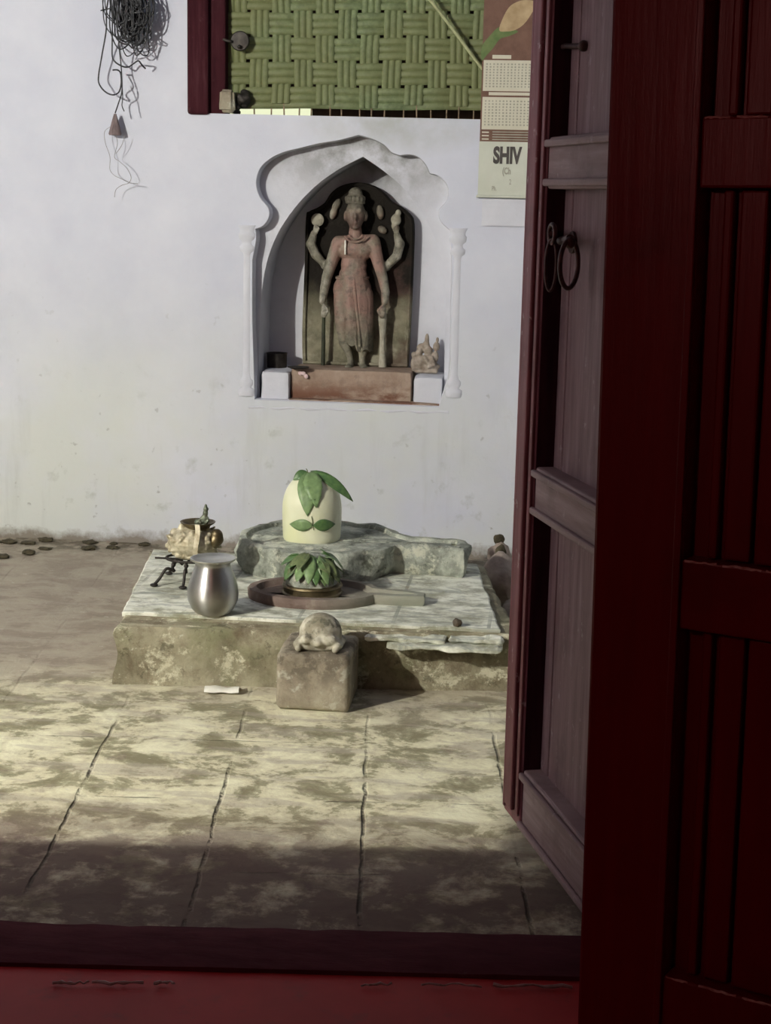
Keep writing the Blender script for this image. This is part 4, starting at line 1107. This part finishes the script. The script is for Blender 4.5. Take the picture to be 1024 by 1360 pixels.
o = emit('stone_tortoise', b, M_tort, origin=T0); remesh(o, .0042, 2); props(o, 'small worn stone tortoise crouching on the square block', 'tortoise')

# wrapper
p, q = onz(271,920,0), onz(317,921,0); b = bmnew(); n = 14; prev = None; L_ = q-p; ax = L_.normalized(); pr = V((-ax.y,ax.x,0))
for i in range(n+1):
    t = i/n; c = p+L_*t; w = .021*(1+.06*math.sin(t*9)); hgt = .012+.003*math.sin(t*7)
    ring = [b.verts.new(c+pr*(w*math.cos(a)+.018)+V((0,0,.002+hgt*max(0,math.sin(a))+.001*math.sin(i+k)))) for k, a in enumerate([PI*j/7 for j in range(8)]+[PI*1.5])]
    if prev:
        for k in range(9): b.faces.new((prev[k],prev[(k+1)%9],ring[(k+1)%9],ring[k]))
    else: b.faces.new(ring[::-1])
    prev = ring
b.faces.new(prev)
wr = emit('paper_wrapper', b, M_wrap, origin=p, smooth=True); props(wr, 'flattened white paper wrapper lying on the floor before the platform', 'wrapper')
b = bmnew(); tube(b, [q+pr*.018+V((-.003,0,.006)), q+pr*.018+V((.010,.004,.005)), q+pr*.018+V((.022,.012,.004))], [.007,.003,.005], 7); emit('twisted_end', b, M_block, parent=wr, smooth=True)
s_ = onz(607, 832, ZP); blob('dry_fruit', s_, (.014,.013,.014), M_seed, 'small dark dried fruit lying on the right part of the tiles', 'dry fruit', seed=3, amp=.35)

# rubble and dried flowers at the platform's right side
blob('rubble_stone', (.43,5.78,0), (.075,.12,.105), M_rubble, 'pale rounded rubble stone between platform and door, largest of the pile', 'stone', seed=11)
blob('rubble_stone', (.50,5.50,0), (.06,.10,.05), M_rubble, 'low rubble stone lying against the right side of the platform', 'stone', seed=12)
blob('dark_pebble', (.425,5.90,.150), (.022,.02,.03), M_clod, 'dark pebble resting on the pale rubble stone', 'pebble', seed=5)
blob('rubble_stone', (.41,6.28,0), (.05,.05,.075), M_rubble, 'small pinkish stone at the foot of the wall by the door', 'stone', seed=13)
blob('dark_pebble', (.405,6.28,.125), (.022,.02,.022), M_clod, 'dark pebble on the small pinkish stone by the wall', 'pebble', seed=6)
gp = onz(652,884,.02)
bq = bmnew()
for k in range(22): ell(bq, V((gp.x,gp.y,0))+V((random.uniform(-.04,.05), random.uniform(-.02,.02), random.uniform(.014,.062))), (random.uniform(.011,.018),)*3, seg=8)
o = emit('flower_clump', bq, M_garl, origin=(gp.x,gp.y,0)); remesh(o, .005, 0); props(o, 'clump of dried flowers at the front right corner of the platform', 'flowers')

# soil clods along the foot of the wall
for k, (x_, y_, w_, lab) in enumerate(((3,739,14,'dark soil clod at the far left of the wall foot'),(12,720,16,'flat dark clod by the wall at the far left'),(38,721,14,'second clod from the left along the wall foot'),(60,728,13,'lump of dark soil lying just in front of the wall clods'),(63,716,16,'mossy clod pressed against the wall base'),(118,728,20,'widest dark soil clod in front of the wall'),(122,718,15,'clod between the widest clod and the wall'),(150,727,14,'flat clod beside the widest soil clod'),(158,716,10,'small clod against the wall near the platform'),(38,734,16,'low crumbly clod furthest out from the wall'),(193,722,13,'clod nearest to the left back corner of the platform'))):
    p = onz(x_, y_, 0); p.y = min(p.y, YW-.05); r_ = w_/315*.62
    blob('soil_clod', (p.x, p.y, -.006), (r_*random.uniform(.8,1.25), r_*random.uniform(.6,1.0), r_*random.uniform(.22,.36)), M_clod, lab, 'clod', seed=20+k, amp=.5)

# ------------------------------------------------------------------ weathered leaf opening into the courtyard
A0 = onz(763,1198,.03); B0 = onz(669,1073,.03)
uu = V((B0.x-A0.x, B0.y-A0.y, 0)); Lw = uu.length; uu.normalize(); nn = V((-uu.y, uu.x, 0))     # nn points left/outward to view
if nn.x > 0: nn = -nn
EZ = V((0,0,1))
def lp(x, y): 
    p = onplane(x, y, A0, nn); q = p-A0; return q.dot(uu), q.z+.03
d1 = empty('door_1', A0, 'weathered maroon wooden door leaf standing open into the courtyard', 'door', kind='structure')
S0, S1 = -.10, Lw; TOP = 2.55; TH = .070
def fr(bm, s0, s1, n0, n1, z0, z1, bev=.004): obox(bm, A0-V((0,0,A0.z)), uu, nn, EZ, s0, s1, n0, n1, z0, z1, bev)
st_w = S1 - lp(710,600)[0]
sa = S1-st_w
b = bmnew(); fr(b, sa, S1, -TH, 0, .03, TOP); emit('stile', b, M_stile, parent=d1)
b = bmnew(); fr(b, sa-.0025, sa-.0002, -.052, -.004, .10, TOP-.09, .0005); emit('reveal_shade', b, M_revshade, parent=d1)  # dark strip stands in for shade on the stile's inner face
b = bmnew(); fr(b, sa+st_w*.30, sa+st_w*.72, 0, .012, .06, TOP-.03); fr(b, sa+.002, sa+st_w*.16, 0, .007, .06, TOP-.03, .002); fr(b, S1-st_w*.10, S1, 0, .004, .04, TOP, .002)
emit('stile_moulding', b, M_stile, parent=d1)
b = bmnew(); fr(b, S0-.04, S0+.03, -TH, 0, .03, TOP); emit('stile', b, M_stile, parent=d1)
def rail(zt_, zb_):
    b = bmnew(); fr(b, S0+.0, sa, -TH, -.004, zb_, zt_, .006); fr(b, S0, sa, -.004, .008, zt_-.022, zt_-.006, .004); fr(b, S0, sa, -.004, .008, zb_+.006, zb_+.022, .004)
    emit('rail', b, M_rail, parent=d1)
z1t = lp(745,180)[1]; z1b = lp(745,251)[1]; z2t = lp(740,637)[1]; z2b = lp(738,706)[1]
zbt = lp(712,1045)[1]
rail(z1t, z1b); rail(z2t, z2b); rail(max(zbt,.13), .03); rail(TOP, TOP-.1)
PD = -.046    # panel face depth
q_ = onplane(748, 560, A0+nn*PD, nn)-A0; gx = q_.dot(uu)
for (za, zb_) in ((z1t-.01, TOP-.08), (z2t-.01, z1b+.01), (max(zbt,.13)-.01, z2b+.01)):
    for (s0, s1) in ((S0, gx-.003), (gx+.003, sa+.008)):
        b = bmnew(); fr(b, s0, s1, -.066, PD, za, zb_, .003); emit('plank', b, M_leafwood, parent=d1)
    b = bmnew(); fr(b, gx-.02, gx+.02, -.074, -.0665, za, zb_); emit('backing_strip', b, M_frame, parent=d1)
def dp(x, y, off=0.):
    p = onplane(x, y, A0+nn*(PD+off), nn); return p
# ring handle on two eyes
h_ = dp(757,322,.05); b = bmnew()
e1 = dp(762,322,0.); ring_c = h_+V((0,0,-.045))
tube(b, [ring_c+uu*(.0)+V((0,0,0))+ ((uu*.012-nn*.024)*math.cos(t)+EZ*math.sin(t)*.050) for t in [2*PI*k/36 for k in range(37)]], .0052, 8, False)
emit('ring_handle', b, M_ironred, parent=d1, smooth=True)
b = bmnew(); tube(b, [e1, e1+nn*.03+V((0,0,.003)), h_+V((0,0,.008))], [.010,.009,.009], 10); ell(b, h_, (.012,.012,.013)); tube(b, [e1, e1+nn*.006, e1+nn*.010], [.024,.024,.014], 16)
emit('handle_boss', b, M_ironred, parent=d1, smooth=True)
b = bmnew(); h2 = dp(733,318,.055); rc2 = h2+V((0,0,-.055))
tube(b, [rc2 + ((uu*.28+nn*.25)*math.cos(t)*.036+EZ*math.sin(t)*.055) for t in [2*PI*k/36 for k in range(37)]], .0034, 8, False)
tube(b, [dp(738,306,0.), h2+V((0,0,.012))], .006, 8); tube(b, [h2+uu*.02*math.cos(t)+EZ*(.02*math.sin(t)+.012) for t in [2*PI*k/24 for k in range(25)]], .005, 8, False)
emit('chain_ring', b, M_ironred, parent=d1, smooth=True)
b = bmnew(); p, q = dp(748,62,.02), dp(775,61,.006); tube(b, crom([dp(745,72,.0), p, (p+q)/2+nn*.004, q, dp(776,61,-.002)], 5), .006, 8); ell(b, q, (.012,.012,.012))
emit('latch_staple', b, M_ironred, parent=d1, smooth=True)

# ------------------------------------------------------------------ near red leaf
TILT = math.radians(.85)
D = V((.902,-.432,0)).normalized(); NR = V((-.432,-.902,0)).normalized()
P0 = V((.672, 2.45, 0))
def rp(x, y):
    p = onplane(x, y, P0, NR); q = p-P0; return q.dot(D), q.z
d2 = empty('door_2', P0, 'deep red painted panelled door leaf close to the viewer', 'door', kind='structure')
def rf(bm, s0, s1, n0, n1, z0, z1, bev=.004): obox(bm, P0, D, NR, EZ, s0, s1, n0, n1, z0, z1, bev)
sx = rp(914,600)[0]; WR = .95
zr = [rp(950,157)[1], rp(950,252)[1], rp(950,752)[1], rp(930,842)[1], rp(900,1304)[1]]
b = bmnew(); rf(b, 0, sx, -.05, 0, .01, 2.6, .006); emit('stile', b, M_red, parent=d2)
b = bmnew(); rf(b, WR-.12, WR, -.05, 0, .01, 2.6, .006); emit('stile', b, M_red, parent=d2)
b = bmnew(); rf(b, sx-.013, sx-.001, -.0, .005, .03, 2.5, .002); emit('stile_bead', b, M_redm, parent=d2)
for za, zb_ in ((zr[0], zr[1]), (zr[2], zr[3]), (zr[4], .01), (2.6, 2.45)):
    b = bmnew(); rf(b, sx, WR-.12, -.05, -.002, zb_, za, .004); emit('rail', b, M_red, parent=d2)
    b = bmnew()
    s = sx+.004
    while s < .6:
        e_ = s+random.uniform(.03,.07)
        tube(b, [P0+D*(s+(e_-s)*t)+NR*(-.003)+EZ*(za-.001+random.uniform(-.0012,.0008)) for t in [k/8 for k in range(9)]], [random.uniform(.0012,.0026) for _ in range(9)], 6)
        s = e_+random.uniform(.006,.02)
    emit('worn_lit_edge', b, M_ledge, parent=d2, smooth=True)  # chipped edge, made pale to carry the light along the rail top
s1_, s2_, s3_ = rp(950,600)[0]-.0, rp(963,600)[0], rp(972,600)[0]
s4_ = rp(1008,600)[0]
for za, zb_ in ((2.46, zr[0]), (zr[1], zr[2]), (zr[3], zr[4])):
    b = bmnew(); rf(b, sx-.005, WR-.115, -.050, -.044, zb_-.004, za+.004, .001); emit('panel', b, M_red, parent=d2)
    b = bmnew(); rf(b, s1_-.012, s2_-.012, -.044, -.024, zb_+.002, za-.002, .004); rf(b, s3_-.012, s4_-.012, -.044, -.026, zb_+.002, za-.002, .004); rf(b, s4_-.004, s4_+.16, -.044, -.020, zb_+.002, za-.002, .005); rf(b, s4_+.17, s4_+.40, -.044, -.022, zb_+.002, za-.002, .005)
    emit('panel_board', b, M_red, parent=d2)

d2.rotation_mode = 'QUATERNION'; d2.rotation_quaternion = Matrix.Rotation(TILT, 3, NR).to_quaternion(); d2.location = P0 + D*.014

# ------------------------------------------------------------------ light
def light(name, kind, loc, energy, col, size=.05, rot=None):
    l = bpy.data.lights.new(name, kind); l.energy = energy; l.color = col
    if kind == 'POINT': l.shadow_soft_size = size
    else: l.size = size
    o = bpy.data.objects.new(name, l); C.objects.link(o); o.location = loc
    if rot: o.rotation_euler = rot
    return o
light('veranda_lamp', 'POINT', (-3.2,.93,2.75), 950, (1.0,.965,.86), .045)
rl = light('passage_red_fill', 'POINT', (-.35,.5,1.9), 13, (1.0,.42,.38), .06)  # unseen red fill added to brighten the red leaf and inner floor

w = bpy.data.worlds.new('sky'); bpy.context.scene.world = w; w.use_nodes = True
nt = w.node_tree; bg = nt.nodes['Background']; tc = nt.nodes.new('ShaderNodeTexCoord'); sx_ = nt.nodes.new('ShaderNodeSeparateXYZ'); nt.links.new(tc.outputs['Generated'], sx_.inputs[0])
mr = nt.nodes.new('ShaderNodeMapRange'); nt.links.new(sx_.outputs[1], mr.inputs[0]); mr.inputs[1].default_value = .75; mr.inputs[2].default_value = .92; mr.inputs[3].default_value = 0; mr.inputs[4].default_value = 1
mx = nt.nodes.new('ShaderNodeMix'); mx.data_type = 'RGBA'; nt.links.new(mr.outputs[0], mx.inputs[0]); mx.inputs[6].default_value = (.155,.165,.215,1); mx.inputs[7].default_value = (.88,.92,.62,1)
nt.links.new(mx.outputs[2], bg.inputs[0]); bg.inputs[1].default_value = 1.0

sc_ = bpy.context.scene
sc_.view_settings.view_transform = 'Standard'; sc_.view_settings.look = 'None'; sc_.view_settings.gamma = 1; sc_.view_settings.exposure = 0
sc_.view_settings.use_curve_mapping = False
